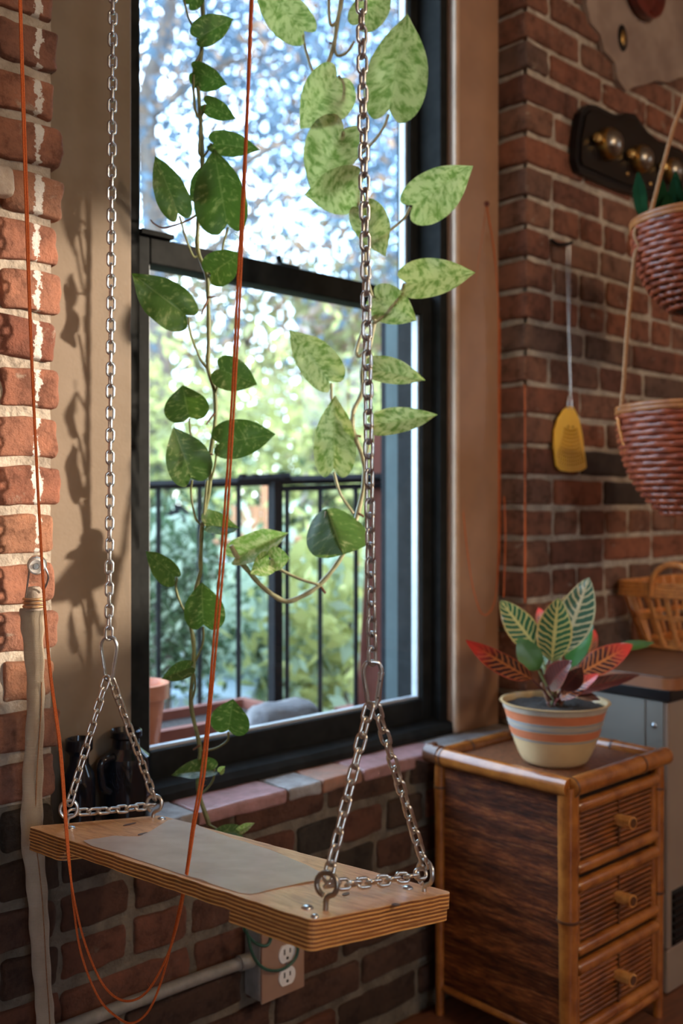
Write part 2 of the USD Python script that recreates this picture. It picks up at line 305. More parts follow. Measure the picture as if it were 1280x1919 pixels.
# glass-fibre grip cloth on the seat
mat('grip_cloth', {"uv": ("uvmap", {}), "w1": ("wave_texture", {"bands_direction": "x", "scale": 130.0}), "w2": ("wave_texture", {"bands_direction": "y", "scale": 130.0}), "mul": ("math", {"math_type": "multiply"}),
                   "g": ("geometry", {}), "n": ("noise_texture", {"scale": 14.0, "detail": 6.0, "roughness": 0.65}), "r": ("rgb_ramp", {"ramp": [(0, (0.46, 0.37, 0.30)), (0.42, (0.70, 0.58, 0.48)), (0.6, (0.82, 0.71, 0.61)), (1, (0.88, 0.79, 0.70))]}),
                   "bp": ("bump", {"distance": 0.0005}), "p": ("principled_bsdf", {"roughness": 0.32, "alpha": 0.62, "coat_weight": 0.35, "coat_roughness": 0.25})},
    [("uv.UV", "w1.vector"), ("uv.UV", "w2.vector"), ("w1.fac", "mul.value1"), ("w2.fac", "mul.value2"), ("g.position", "n.vector"), ("n.fac", "r.fac"), ("r.color", "p.base_color"), ("mul.value", "bp.height"), ("bp.normal", "p.normal")], "p.BSDF")
# bark weave on the cabinet's side
mat('bark_weave', {"g": ("geometry", {}), "mp": ("mapping", {"scale": (1, 9, 80)}), "n": ("noise_texture", {"scale": 3.0, "detail": 6.0, "roughness": 0.7}), "r": ("rgb_ramp", {"ramp": [(0, (0.020, 0.005, 0.003)), (0.40, (0.075, 0.018, 0.006)), (0.55, (0.22, 0.058, 0.015)), (0.68, (0.40, 0.15, 0.042)), (1, (0.50, 0.22, 0.08))]}),
                   "mz": ("mapping", {"scale": (0.0, 0.6, 34)}), "nz": ("noise_texture", {"scale": 1.0, "detail": 2.0, "roughness": 0.5}), "rz": ("rgb_ramp", {"ramp": [(0, (0.25, 0.25, 0.25)), (0.40, (0.45, 0.42, 0.40)), (0.58, (1.1, 1.1, 1.1)), (1, (1.5, 1.5, 1.5))]}), "mx": ("mix_color", {"blend_type": "multiply", "fac": 1.0, "use_clamp": False}),
                   "bp": ("bump", {"distance": 0.002}), "p": ("principled_bsdf", {"roughness": 0.5, "specular_ior_level": 0.22})},
    [("g.position", "mp.vector"), ("mp.vector", "n.vector"), ("n.fac", "r.fac"), ("g.position", "mz.vector"), ("mz.vector", "nz.vector"), ("nz.fac", "rz.fac"), ("r.color", "mx.a"), ("rz.color", "mx.b"), ("mx.result", "p.base_color"), ("n.fac", "bp.height"), ("bp.normal", "p.normal")], "p.BSDF")

def leaf_mat(name, green1, green2, pale, cover, trans=0.45):
    n = {"uv": ("uvmap", {}), "sx": ("separate_xyz", {}), "ab": ("math", {"math_type": "absolute"}), "sh": ("math", {"math_type": "multiply_add", "value2": -0.06}),
         "cx": ("combine_xyz", {}), "mp": ("mapping", {"scale": (10.0, 1.9, 1)}), "n": ("noise_texture", {"scale": 1.2, "detail": 6.0, "roughness": 0.58, "distortion": 0.35}),
         "r": ("rgb_ramp", {"ramp": [(0, green1), (cover - 0.10, green2), (cover + 0.06, pale), (1, pale)]}),
         "rib": ("math", {"math_type": "less_than", "value2": 0.035}), "ribf": ("math", {"math_type": "multiply", "value2": 0.55}), "m": ("mix_color", {"b": tuple(0.5 * a + 0.5 * b for a, b in zip(pale, green2))}),
         "tint": ("mix_color", {"blend_type": "multiply", "fac": 1.0, "b": (1.1, 1.2, 0.55), "use_clamp": False}),
         "bp": ("bump", {"distance": 0.0008, "strength": 0.5}), "p": ("principled_bsdf", {"roughness": 0.33, "specular_ior_level": 0.45}), "t": ("translucent_bsdf", {}), "mc": ("mix_closure", {"fac": trans})}
    l = [("uv.UV", "sx.vector"), ("sx.y", "ab.value1"), ("ab.value", "sh.value1"), ("sx.x", "sh.value3"), ("sh.value", "cx.x"), ("sx.y", "cx.y"), ("cx.vector", "mp.vector"), ("mp.vector", "n.vector"), ("n.fac", "r.fac"),
         ("ab.value", "rib.value1"), ("rib.value", "ribf.value1"), ("ribf.value", "m.fac"), ("r.color", "m.a"), ("m.result", "p.base_color"), ("m.result", "tint.a"), ("tint.result", "t.color"), ("n.fac", "bp.height"), ("bp.normal", "p.normal"),
         ("p.BSDF", "mc.closure1"), ("t.BSDF", "mc.closure2")]
    return mat(name, n, l, "mc.closure")
leaf_mat('leaf_golden', (0.036, 0.080, 0.018), (0.065, 0.125, 0.030), (0.25, 0.29, 0.14), 0.64)
leaf_mat('leaf_marble', (0.045, 0.10, 0.028), (0.15, 0.22, 0.075), (0.40, 0.42, 0.27), 0.50)
leaf_mat('leaf_young', (0.16, 0.30, 0.06), (0.24, 0.38, 0.10), (0.56, 0.58, 0.36), 0.55)

def croton_mat(name, dark, vein, edge, tip=None):
    """Blade with a pale midrib, pale side veins and a pale margin."""
    n = {"uv": ("uvmap", {}), "sx": ("separate_xyz", {}), "ab": ("math", {"math_type": "absolute"}), "sh": ("math", {"math_type": "multiply_add", "value2": -0.16}), "ml": ("math", {"math_type": "multiply", "value2": 11.0}),
         "g": ("geometry", {}), "nn": ("noise_texture", {"scale": 60.0}), "na": ("math", {"math_type": "multiply_add", "value2": 0.7}), "fr": ("math", {"math_type": "fraction"}), "lt": ("math", {"math_type": "less_than", "value2": 0.30}),
         "rib": ("math", {"math_type": "less_than", "value2": 0.10}), "ed": ("math", {"math_type": "greater_than", "value2": 0.90}), "mx1": ("math", {"math_type": "maximum"}),
         "m1": ("mix_color", {"a": dark, "b": vein}), "m2": ("mix_color", {"b": edge}), "p": ("principled_bsdf", {"roughness": 0.3, "coat_weight": 0.1})}
    l = [("uv.UV", "sx.vector"), ("sx.y", "ab.value1"), ("ab.value", "sh.value1"), ("sx.x", "sh.value3"), ("sh.value", "ml.value1"), ("g.position", "nn.vector"), ("nn.fac", "na.value1"), ("ml.value", "na.value3"), ("na.value", "fr.value1"), ("fr.value", "lt.value1"),
         ("ab.value", "rib.value1"), ("ab.value", "ed.value1"), ("lt.value", "mx1.value1"), ("rib.value", "mx1.value2"), ("mx1.value", "m1.fac"), ("m1.result", "m2.a"), ("ed.value", "m2.fac")]
    src = "m2.result"
    if tip:
        n |= {"tr": ("map_range", {"from_min": 0.55, "from_max": 0.85, "to_min": 0.0, "to_max": 1.0, "clamp": True}), "m3": ("mix_color", {"b": tip})}
        l += [("sx.x", "tr.value"), ("tr.result", "m3.fac"), (src, "m3.a")]; src = "m3.result"
    l.append((src, "p.base_color"))
    return mat(name, n, l, "p.BSDF")
croton_mat('croton_green', (0.022, 0.085, 0.030), (0.46, 0.38, 0.13), (0.48, 0.36, 0.12))
croton_mat('croton_teal', (0.030, 0.115, 0.075), (0.50, 0.50, 0.32), (0.50, 0.50, 0.32))
croton_mat('croton_red', (0.055, 0.012, 0.010), (0.50, 0.16, 0.045), (0.40, 0.07, 0.03), tip=(0.62, 0.045, 0.03))
croton_mat('croton_maroon', (0.050, 0.010, 0.008), (0.10, 0.02, 0.014), (0.16, 0.035, 0.022))
simple('croton_plain', (0.05, 0.16, 0.03), (0.035, 0.12, 0.025), 30, 0.35)

# outdoors
def foliage_mat(name, c1, c2, tr=0.4):
    return mat(name, {"g": ("geometry", {}), "r": ("rgb_ramp", {"ramp": [(0, c1), (0.5, c2), (1, tuple(0.6 * x for x in c1))]}), "d": ("principled_bsdf", {"roughness": 0.5}), "t": ("translucent_bsdf", {}), "m": ("mix_closure", {"fac": tr})},
               [("g.random_per_island", "r.fac"), ("r.color", "d.base_color"), ("r.color", "t.color"), ("d.BSDF", "m.closure1"), ("t.BSDF", "m.closure2")], "m.closure")
foliage_mat('foliage_haze', (0.10, 0.16, 0.23), (0.17, 0.23, 0.28))  # bluish window haze put into the leaf colour
foliage_mat('foliage_olive', (0.28, 0.29, 0.13), (0.46, 0.43, 0.22))
foliage_mat('foliage_brown', (0.28, 0.18, 0.12), (0.34, 0.28, 0.22))
foliage_mat('foliage_lime', (0.44, 0.46, 0.17), (0.66, 0.62, 0.36))
foliage_mat('foliage_deep', (0.06, 0.11, 0.05), (0.11, 0.18, 0.08))
foliage_mat('foliage_sage', (0.40, 0.50, 0.38), (0.68, 0.74, 0.64))
simple('bark', (0.10, 0.085, 0.08), (0.16, 0.13, 0.11), 20, 0.9, bump=0.01, bscale=30)
simple('lawn', (0.11, 0.15, 0.06), (0.20, 0.22, 0.10), 3, 0.95)
simple('iron', (0.006, 0.007, 0.009), (0.010, 0.011, 0.013), 30, 0.6, spec=0.12)
simple('cedar', (0.42, 0.20, 0.10), (0.34, 0.15, 0.07), 14, 0.7)
simple('planter_wood', (0.22, 0.075, 0.05), (0.16, 0.05, 0.035), 14, 0.75)
simple('grey_rock', (0.10, 0.095, 0.10), (0.17, 0.16, 0.16), 20, 0.85, bump=0.01, bscale=30)
simple('pink_stucco', (0.40, 0.29, 0.28), (0.34, 0.25, 0.25), 3, 0.9)
simple('slate_blue', (0.15, 0.20, 0.28), (0.12, 0.16, 0.23), 3, 0.7)
simple('pale_blue_paint', (0.42, 0.52, 0.62), (0.36, 0.46, 0.56), 3, 0.5)
simple('navy', (0.02, 0.05, 0.11), None, 3, 0.5)
simple('storm_grey', (0.085, 0.11, 0.11), (0.065, 0.085, 0.085), 6, 0.7, spec=0.1)
simple('facade_brick', (0.16, 0.07, 0.05), (0.11, 0.05, 0.04), 20, 0.9)
simple('white_pipe', (0.75, 0.78, 0.80), None, 3, 0.4)

# ================================================================ THE SETTING
WY = 1.300                     # the room face of the brickwork
COURSE, Z0 = 0.0677, 0.9625    # brick courses, and the height of one bed joint
PX0, PX1 = 0.6685, 1.757       # the opening between the two piers
FX0, FX1 = 0.830, 1.612        # the black window frame
ZT, ZS = 2.30, 0.487           # top of the window opening, top of the sill
CEIL = 2.60
XL, XR, YF = -2.2, 3.6, -3.0
struct = dict(kind='structure')

fl = thing('floor', **struct)
part(fl, 'subfloor', box(XL, XR, YF, WY + 0.3, -0.06, -0.012), MAT['floor_wood'])
rng = random.Random(3)
for i in range(12):
    y0 = WY - 0.02 - (i + 1) * 0.092
    part(fl, 'plank', box(0.9, XR, y0 + 0.002, y0 + 0.09, -0.012, 0.0 - 0.001 * rng.random()), MAT['floor_wood'])
part(fl, 'boarding', cat(box(XL, 0.898, YF, WY, -0.012, -0.0005), box(0.9, XR, YF, WY - 0.02 - 12 * 0.092, -0.012, -0.0005)), MAT['floor_wood'])
single('ceiling', box(XL, XR, YF, WY + 0.3, CEIL, CEIL + 0.08), MAT['ceiling_paint'], kind='structure')

def lay(parent, x0, x1, zlo, zhi, material, seed, first=None, y=WY, depth=0.09, dark_zone=None, rag=0.0, bed=0.0115, amp=0.0028):
    """Courses of single bricks on the plane y, from x0 to x1."""
    r = random.Random(seed); c0 = math.floor((zlo - Z0) / COURSE + 0.5); c1 = math.floor((zhi - Z0) / COURSE + 0.01)
    for c in range(c0, c1):
        zc = Z0 + (c + 0.5) * COURSE
        header = r.random() < 0.22
        xs = [x0] if first != 'right' else [x1]
        off = [0.098, 0.203][c % 2] if not header else 0.1
        step = 0.105 if header else 0.21
        cuts = []
        p = off * (0.85 + 0.3 * r.random())
        while p < (x1 - x0) - 0.035:
            cuts.append(p); p += step * (0.93 + 0.14 * r.random())
        cuts = [0] + cuts + [x1 - x0]
        for a, b in zip(cuts, cuts[1:]):
            if first == 'right': xa, xb = x1 - b, x1 - a
            else: xa, xb = x0 + a, x0 + b
            j = 0.011
            ea = 0 if xa <= x0 + 1e-6 else j / 2; eb = 0 if xb >= x1 - 1e-6 else j / 2
            rg = rag * (r.random() - 0.6) if xb >= x1 - 1e-6 else 0
            w = xb - xa - ea - eb + rg; h = COURSE - bed + r.uniform(-0.002, 0.002)
            m = rough_box([w, depth, h], 0.008, 6 if amp > 0.005 else 4, amp, 34 if amp > 0.005 else 30, r.randrange(9999))
            m.apply_transform(trimesh.transformations.rotation_matrix(r.uniform(-0.008, 0.008), [0, 1, 0]))
            xc = xa + ea + w / 2
            m.apply_translation([xc, y + depth / 2 + r.uniform(-0.004, 0.0022), zc + r.uniform(-0.0015, 0.0015)])
            use = material
            if dark_zone and dark_zone(xc, zc): use = MAT['brick_black']
            part(parent, 'brick', m, use, smooth=45)
def mortar_sheet(x0, x1, z0, z1, y, thick, seed, n=34):
    """The bedding behind the bricks: an uneven face, solid behind."""
    nx, nz = max(4, int((x1 - x0) / 0.02)), max(4, int((z1 - z0) / 0.02))
    X, Z = np.meshgrid(np.linspace(x0, x1, nx), np.linspace(z0, z1, nz), indexing='ij')
    p = np.stack([X, np.zeros_like(X), Z], -1)
    Yv = y + (fbm(p * 55, 3, seed) - 0.5) * 0.008
    v = np.stack([X, Yv, Z], -1).reshape(-1, 3); idx = np.arange(nx * nz).reshape(nx, nz)
    q = np.stack([idx[:-1, :-1], idx[1:, :-1], idx[1:, 1:], idx[:-1, 1:]], -1).reshape(-1, 4)
    return cat((v, np.vstack([q[:, [0, 1, 2]], q[:, [0, 2, 3]]])), box(x0, x1, y + 0.012, y + thick, z0, z1))

# left pier, the wall under the window, and the right pier
wl = thing('wall_left', **struct)
ZD = Z0 - 6 * COURSE
part(wl, 'mortar', mortar_sheet(-0.25, PX0 - 0.010, ZD, 2.45, WY + 0.0085, 0.12, 1), MAT['mortar'], smooth=50)
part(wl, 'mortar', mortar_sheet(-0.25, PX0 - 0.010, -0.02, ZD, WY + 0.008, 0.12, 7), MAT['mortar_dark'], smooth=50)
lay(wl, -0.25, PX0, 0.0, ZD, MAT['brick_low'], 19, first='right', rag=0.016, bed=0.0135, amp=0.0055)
lay(wl, -0.25, PX0, ZD, 2.44, MAT['brick_left'], 11, first='right', rag=0.016, bed=0.0135, amp=0.0062)
part(wl, 'plaster_face', cat(box(XL, -0.25, WY, WY + 0.3, -0.02, CEIL), box(-0.25, FX0, WY + 0.10, WY + 0.20, -0.02, CEIL), box(-0.25, PX0, WY + 0.0, WY + 0.1, 2.445, CEIL)), MAT['plaster'])
wb = thing('wall_back', **struct)
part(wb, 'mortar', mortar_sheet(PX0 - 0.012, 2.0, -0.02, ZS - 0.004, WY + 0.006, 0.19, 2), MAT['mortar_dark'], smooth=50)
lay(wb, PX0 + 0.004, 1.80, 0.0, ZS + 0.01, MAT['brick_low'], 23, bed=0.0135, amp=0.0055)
part(wb, 'header', box(PX0, PX1, WY, WY + 0.20, ZT, CEIL), MAT['plaster'])
wr = thing('wall_right', **struct)
part(wr, 'mortar', mortar_sheet(PX1 + 0.012, 2.95, -0.02, 2.45, WY + 0.006, 0.12, 3), MAT['mortar'], smooth=50)
lay(wr, PX1, 2.95, ZS - 0.005, 2.44, MAT['brick_right'], 37, amp=0.004, dark_zone=lambda x, z: 2.02 < x < 2.42 and 0.96 < z < 1.13)
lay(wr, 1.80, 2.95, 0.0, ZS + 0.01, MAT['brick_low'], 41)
part(wr, 'plaster_face', cat(box(2.95, XR, WY, WY + 0.3, -0.02, CEIL), box(FX1, 2.95, WY + 0.10, WY + 0.20, ZS, CEIL), box(PX1, 2.95, WY, WY + 0.1, 2.445, CEIL)), MAT['plaster'])
# rough old plaster left on the upper part of the right pier
pts = [on_y(x, y, WY)[[0, 2]] for x, y in [(1096, -60), (1092, 10), (1100, 45), (1118, 66), (1126, 98), (1146, 120), (1150, 150), (1166, 172), (1180, 164), (1200, 160), (1222, 152), (1243, 156), (1262, 148), (1300, 140), (1340, 130), (1400, 120), (1400, -60)]]
patch = prism(sg.Polygon(pts).buffer(0.006).buffer(-0.004), 0.014)
part(wr, 'plaster_patch', on_wall(patch, WY + 0.002), MAT['old_plaster'])
# far sides of the room, one with the high window the sun comes through
OP = dict(y0=-1.54, y1=-0.78, z0=1.38, z1=2.06)
single('wall_side', cat(box(XR, XR + 0.2, YF, OP['y0'], -0.02, CEIL), box(XR, XR + 0.2, OP['y1'], WY + 0.3, -0.02, CEIL), box(XR, XR + 0.2, OP['y0'], OP['y1'], -0.02, OP['z0']), box(XR, XR + 0.2, OP['y0'], OP['y1'], OP['z1'], CEIL)), MAT['plaster'], kind='structure')
single('wall_front', cat(box(XL, XR, YF - 0.2, YF, -0.02, 0.9), box(XL, XR, YF - 0.2, YF, 2.1, CEIL), box(XL, -1.3, YF - 0.2, YF, 0.9, 2.1), box(-0.5, XR, YF - 0.2, YF, 0.9, 2.1)), MAT['plaster'], kind='structure')
single('wall_far', box(XL - 0.2, XL, YF, WY + 0.3, -0.02, CEIL), MAT['plaster'], kind='structure')

# an added globe lamp, out of the picture, for warm fill in the room
LP = np.array([1.3, -1.3, 2.05])
lamp = thing('pendant_lamp', 'added unseen globe lamp giving the room a warm fill', 'lamp', LP)
part(lamp, 'cap', lathe([(0, 0.15), (0.03, 0.145), (0.05, 0.12), (0.055, 0.10), (0, 0.10)], 24, LP), MAT['brass'], smooth=40)
part(lamp, 'cord', rod(LP + [0, 0, 0.14], [LP[0], LP[1], CEIL], 0.004, 8), MAT['slot_dark'])
bulb = UsdLux.SphereLight.Define(stage, lamp + '/globe'); bulb.CreateRadiusAttr(0.11); bulb.CreateIntensityAttr(FILL_LAMP_POWER); bulb.CreateColorAttr(Gf.Vec3f(1.0, 0.74, 0.48))

# casings beside the window
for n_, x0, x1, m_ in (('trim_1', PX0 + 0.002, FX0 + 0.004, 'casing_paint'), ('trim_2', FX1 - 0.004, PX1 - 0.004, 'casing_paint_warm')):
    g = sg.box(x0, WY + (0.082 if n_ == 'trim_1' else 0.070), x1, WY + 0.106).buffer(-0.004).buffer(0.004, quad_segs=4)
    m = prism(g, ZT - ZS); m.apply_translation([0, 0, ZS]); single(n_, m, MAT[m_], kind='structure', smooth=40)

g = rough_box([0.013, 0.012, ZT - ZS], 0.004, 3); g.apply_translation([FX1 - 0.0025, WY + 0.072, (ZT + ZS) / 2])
single('trim_3', g, simple('lit_edge_paint', (0.58, 0.40, 0.28), (0.45, 0.30, 0.20), 14, 0.45), kind='structure', smooth=40)  # pale edge strip: the sky-lit highlight is painted into its colour
# sill: old painted brick tops in three pieces of different colour
sl = thing('window_sill', **struct)
segs = [(PX0 + 0.004, 0.900, 'sill_grey'), (0.903, 1.085, 'sill_mauve'), (1.089, 1.165, 'sill_grey'), (1.168, 1.265, 'sill_rust'), (1.268, 1.50, 'sill_mauve'), (1.503, PX1 - 0.004, 'sill_grey')]
for i, (x0, x1, m_) in enumerate(segs):
    m = rough_box([x1 - x0, 0.105, 0.024], 0.006, 6, 0.003, 24, 60 + i); m.apply_translation([(x0 + x1) / 2, WY + 0.0525 - 0.002, ZS - 0.0125])
    part(sl, 'sill_brick', m, MAT[m_], smooth=45)

# the double-hung window
wn = thing('window_1', **struct)
Yf = WY + 0.095
fm = MAT['frame_black']
part(wn, 'jamb', box(FX0, FX0 + 0.026, Yf, Yf + 0.125, ZS, ZT), fm)
part(wn, 'jamb', box(FX1 - 0.026, FX1, Yf, Yf + 0.125, ZS, ZT), fm)
part(wn, 'jamb_track', box(FX0 + 0.0262, FX0 + 0.0295, Yf + 0.006, Yf + 0.03, ZS + 0.03, 1.40), MAT['bead_alloy'])
part(wn, 'frame_head', box(FX0, FX1, Yf, Yf + 0.125, ZT - 0.04, ZT), fm)
m = prism(sg.Polygon([(Yf - 0.02, 0), (Yf + 0.14, 0), (Yf + 0.14, 0.03), (Yf + 0.02, 0.03), (Yf - 0.012, 0.022), (Yf - 0.02, 0.012)]), FX1 - FX0)
m.vertices = np.stack([FX0 + m.vertices[:, 2], m.vertices[:, 0], ZS + m.vertices[:, 1]], -1); m.invert()
part(wn, 'frame_sill', m, fm)
def sash(nm, x0, x1, z0, z1, y0, y1, st, rail_b, rail_t, bead):
    s = sub(wn, nm)
    part(s, 'stile', rb(x0, x0 + st, y0, y1, z0, z1), fm, smooth=40); part(s, 'stile', rb(x1 - st, x1, y0, y1, z0, z1), fm, smooth=40)
    part(s, 'bottom_rail', rb(x0 + st, x1 - st, y0, y1, z0, z0 + rail_b), fm, smooth=40); part(s, 'top_rail', rb(x0 + st, x1 - st, y0, y1, z1 - rail_t, z1), fm, smooth=40)
    gx0, gx1, gz0, gz1 = x0 + st, x1 - st, z0 + rail_b, z1 - rail_t; yg = (y0 + y1) / 2
    part(s, 'glazing_bead', box(gx0, gx0 + bead, yg - 0.006, yg + 0.006, gz0, gz1), MAT['bead_alloy']); part(s, 'glazing_bead', box(gx1 - bead, gx1, yg - 0.006, yg + 0.010, gz0, gz1), MAT['bead_alloy'])
    part(s, 'glazing_bead', box(gx0 + bead, gx1 - bead, yg - 0.006, yg + 0.006, gz0, gz0 + bead), MAT['bead_alloy'])
    part(s, 'pane', box(gx0, gx1, yg - 0.0015, yg + 0.0015, gz0, gz1), MAT['pane_glass'])
    return s
def rb(x0, x1, y0, y1, z0, z1, r=0.004):
    m = rough_box([x1 - x0, y1 - y0, z1 - z0], r, 2); m.apply_translation([(x0 + x1) / 2, (y0 + y1) / 2, (z0 + z1) / 2]); return m
lo = sash('lower_sash', FX0 + 0.030, FX1 - 0.028, ZS + 0.026, 1.412, Yf + 0.022, Yf + 0.054, 0.030, 0.048, 0.044, 0.005)
up = sash('upper_sash', FX0 + 0.027, FX1 - 0.027, 1.375, ZT - 0.04, Yf + 0.062, Yf + 0.094, 0.026, 0.044, 0.045, 0.006)
p = on_y(536, 492, Yf + 0.04)
part(lo, 'sash_lock', cat(box(p[0] - 0.02, p[0] + 0.025, Yf + 0.03, Yf + 0.055, 1.412, 1.418), rod([p[0] - 0.012, Yf + 0.04, 1.416], [p[0] - 0.02, Yf + 0.04, 1.432], 0.005)), fm)
part(lo, 'sash_lift', cat(box(0.868, 0.93, Yf + 0.012, Yf + 0.05, 1.412, 1.420)), fm)

# ================================================================ SWING
PC = np.array([[0.62137, 0.70312, 0.57833], [0.82366, 0.71027, 0.54799], [0.59706, 1.24422, 0.54375], [0.79935, 1.25137, 0.51341]])
PC = CAM + 0.97 * (PC - CAM)
SO = PC.mean(0); EX = unit(PC[0] - PC[2]); EY = unit(PC[1] - PC[0]); EZ = np.cross(EX, EY); SLEN, SWID = 0.5280, 0.2050
def seat(px, py):
    """A pixel on the seat's top face as (along, across)."""
    d = on_plane(px, py, SO, EZ) - SO
    return np.array([d @ EX, d @ EY])
def sw(x, y, z=0.0): return SO + x * EX + y * EY + z * EZ
swing = thing('swing', 'plywood plank swing seat hung on two zinc chains beside the window', 'swing', SO)
def slab(poly, z0, z1, name, m_, uvscale=1.0, label=None):
    m = prism(poly, z1 - z0); v = np.asarray(m.vertices).copy(); v[:, 2] += z0
    uv = np.stack([v[:, 0] + v[:, 1] * 0.9, v[:, 2]], 1) if m_ == 'plywood' else v[:, :2]
    m.vertices = v; w = frame_to(m, SO, EX, EY, EZ)
    return part(swing, name, w, MAT[m_], uv=uv, label=label)
def ragged(x0, x1, y0, y1, amp, seed, r=0.008):
    g = sg.box(x0, y0, x1, y1).buffer(-r).buffer(r, quad_segs=5).segmentize(0.012)
    c = np.array(g.exterior.coords)[:-1]; c += (np.stack([fbm(np.c_[c * 60, 0 * c[:, :1]] + 5 * k, 3, seed + k) for k in range(2)], 1) - 0.5) * amp
    return sg.Polygon(c)
slab(ragged(-SLEN / 2, SLEN / 2, -SWID / 2, SWID / 2, 0.004, 5), -0.0155, 0.0, 'seat', 'plywood', label='scuffed plywood plank with striped laminated edges')
slab(ragged(SLEN / 2 - 0.125, SLEN / 2 - 0.001, -SWID / 2 + 0.001, SWID / 2 - 0.001, 0.003, 9), -0.0275, -0.0156, 'cleat', 'plywood')
slab(ragged(-SLEN / 2 + 0.002, -SLEN / 2 + 0.085, -SWID / 2 + 0.001, SWID / 2 - 0.001, 0.003, 12), -0.0275, -0.0156, 'cleat', 'plywood')
# grip cloth: a thin wrinkled sheet
cl = [(160, 1578), (215, 1568), (262, 1571), (290, 1556), (318, 1538), (345, 1536), (372, 1550), (430, 1572), (500, 1594), (560, 1618), (606, 1640), (600, 1650), (566, 1656), (520, 1664), (470, 1676), (452, 1674), (380, 1652), (300, 1625), (230, 1602), (175, 1587)]
cp = sg.Polygon([seat(*p) for p in cl]).buffer(0.002)
cp = cp.intersection(sg.box(-SLEN / 2 + 0.01, -SWID / 2 + 0.002, SLEN / 2, SWID / 2 - 0.002))
gx = trimesh.creation.extrude_polygon(cp, 0.0006, engine='earcut')
gx = gx.subdivide_to_size(0.02); v = np.asarray(gx.vertices).copy(); uvc = v[:, :2].copy()
v[:, 2] += 0.0004 + 0.0016 * np.clip(fbm(np.c_[v[:, :2] * 22, 0 * v[:, 0]], 3, 4) - 0.42, 0, 1) * 2
gx.vertices = v; part(swing, 'grip_cloth', frame_to(gx, SO, EX, EY, EZ), MAT['grip_cloth'], uv=uvc, label='pale wrinkled mesh cloth glued along the seat')
# screws and knots
def washer(px, py, r=0.0058, nm='bolt_head', m_='steel'):
    x, y = seat(px, py)
    m = lathe([(0, 0.0032), (r * 0.5, 0.003), (r * 0.85, 0.002), (r, 0.0006), (r, -0.001)], 16)
    part(swing, nm, frame_to(m, sw(x, y), EX, EY, EZ), MAT[m_], smooth=50)
for p in ((576, 1702), (764, 1665), (303, 1535), (133, 1552)): washer(*p)
for p in ((590, 1719),): washer(*p, r=0.004, nm='screw')
kn = simple('knot', (0.045, 0.018, 0.010), (0.12, 0.05, 0.02), 90, 0.5)
for (px, py, a, b) in ((742, 1696, 0.0055, 0.004), (648, 1676, 0.008, 0.003), (243, 1545, 0.016, 0.003), (268, 1563, 0.012, 0.003)):
    x, y = seat(px, py); g = affinity.translate(affinity.rotate(affinity.scale(sg.Point(0, 0).buffer(1, 8), a, b), -65), x, y)
    m = prism(g, 0.0006); part(swing, 'knot', frame_to(m, sw(0, 0, 0.0001), EX, EY, EZ), kn)

# eye bolts
def eye_bolt(px, py, R, w, turn, m_, closed=True, h=0.024):
    x, y = seat(px, py); th = np.linspace(-0.42 * np.pi, 1.40 * np.pi if closed else 1.33 * np.pi, 26)
    u = math.cos(turn) * EX + math.sin(turn) * EY
    c = sw(x, y, h)
    ring = [c + R * (np.cos(t) * u + np.sin(t) * EZ) for t in th]
    stem = [sw(x, y, -0.006), sw(x, y, 0.003), sw(x, y, h - R - 0.003)]
    ring = [c - R * 0.98 * EZ + 0.002 * u] + ring[2:] if closed else ring
    m = tube(spline(stem + ring, 3), w, 10)
    part(swing, 'eye_bolt', m, MAT[m_], smooth=True)
    return c
e_rf = eye_bolt(610, 1706, 0.0108, 0.0027, 0.35, 'dark_steel', h=0.0235)
e_rb = eye_bolt(795, 1671, 0.0125, 0.0024, -0.2, 'zinc', h=0.0190)
e_lf = eye_bolt(126, 1546, 0.0110, 0.0024, 1.0, 'zinc', h=0.0200)
e_lb = eye_bolt(287, 1532, 0.0110, 0.0026, 0.6, 'zinc_warm', h=0.0190)

# carabiners: pear-shaped snap hooks
def carabiner(top, size, width, w, m_, turn, gate=False):
    U = unit(RIGHT * math.cos(turn) + FWD * math.sin(turn)); D = -UP
    prof = [(0.0, 0.0), (0.30, 0.03), (0.46, 0.14), (0.48, 0.28), (0.40, 0.50), (0.30, 0.74), (0.25, 0.90), (0.14, 0.99), (0.0, 1.0)]
    P = prof + [(-a, b) for a, b in prof[-2:0:-1]]
    P = [top + a * width * U + b * size * D for a, b in P]
    pp = spline(P + [P[0]], 5)[:-1]
    hook = part(swing, 'carabiner', tube(pp, w, 10, closed=True), MAT[m_], smooth=True)
    if gate:
        a = top + 0.47 * width * U + 0.26 * size * D; b = top + 0.28 * width * U + 0.86 * size * D
        part(hook, 'gate_sleeve', cat(rod(a, b, w * 1.25, 12), rod(a - 0.02 * size * D, a + 0.03 * size * D, w * 1.45, 12)), MAT['steel'], smooth=40)
        part(hook, 'gate_mark', cat(rod(a + 0.22 * (b - a) - w * 1.1 * FWD, a + 0.30 * (b - a) - w * 1.1 * FWD, w * 0.35, 6), rod(b - 0.10 * (b - a) - w * 1.1 * FWD, b - 0.16 * (b - a) - w * 1.1 * FWD, w * 0.4, 6)), MAT['slot_dark'])
QR = float((e_rf + e_rb) @ FWD / 2); QL = float((e_lf + e_lb) @ FWD / 2)
crt, clt = at(698, 1240, QR), at(204, 1194, QL)
SR = 86 / FPX * QR; SLc = 80 / FPX * QL
carabiner(crt, SR, 35 / FPX * QR, 0.0024, 'steel', 0.15, gate=True)
carabiner(clt, SLc, 31 / FPX * QL, 0.0024, 'steel', -0.1)

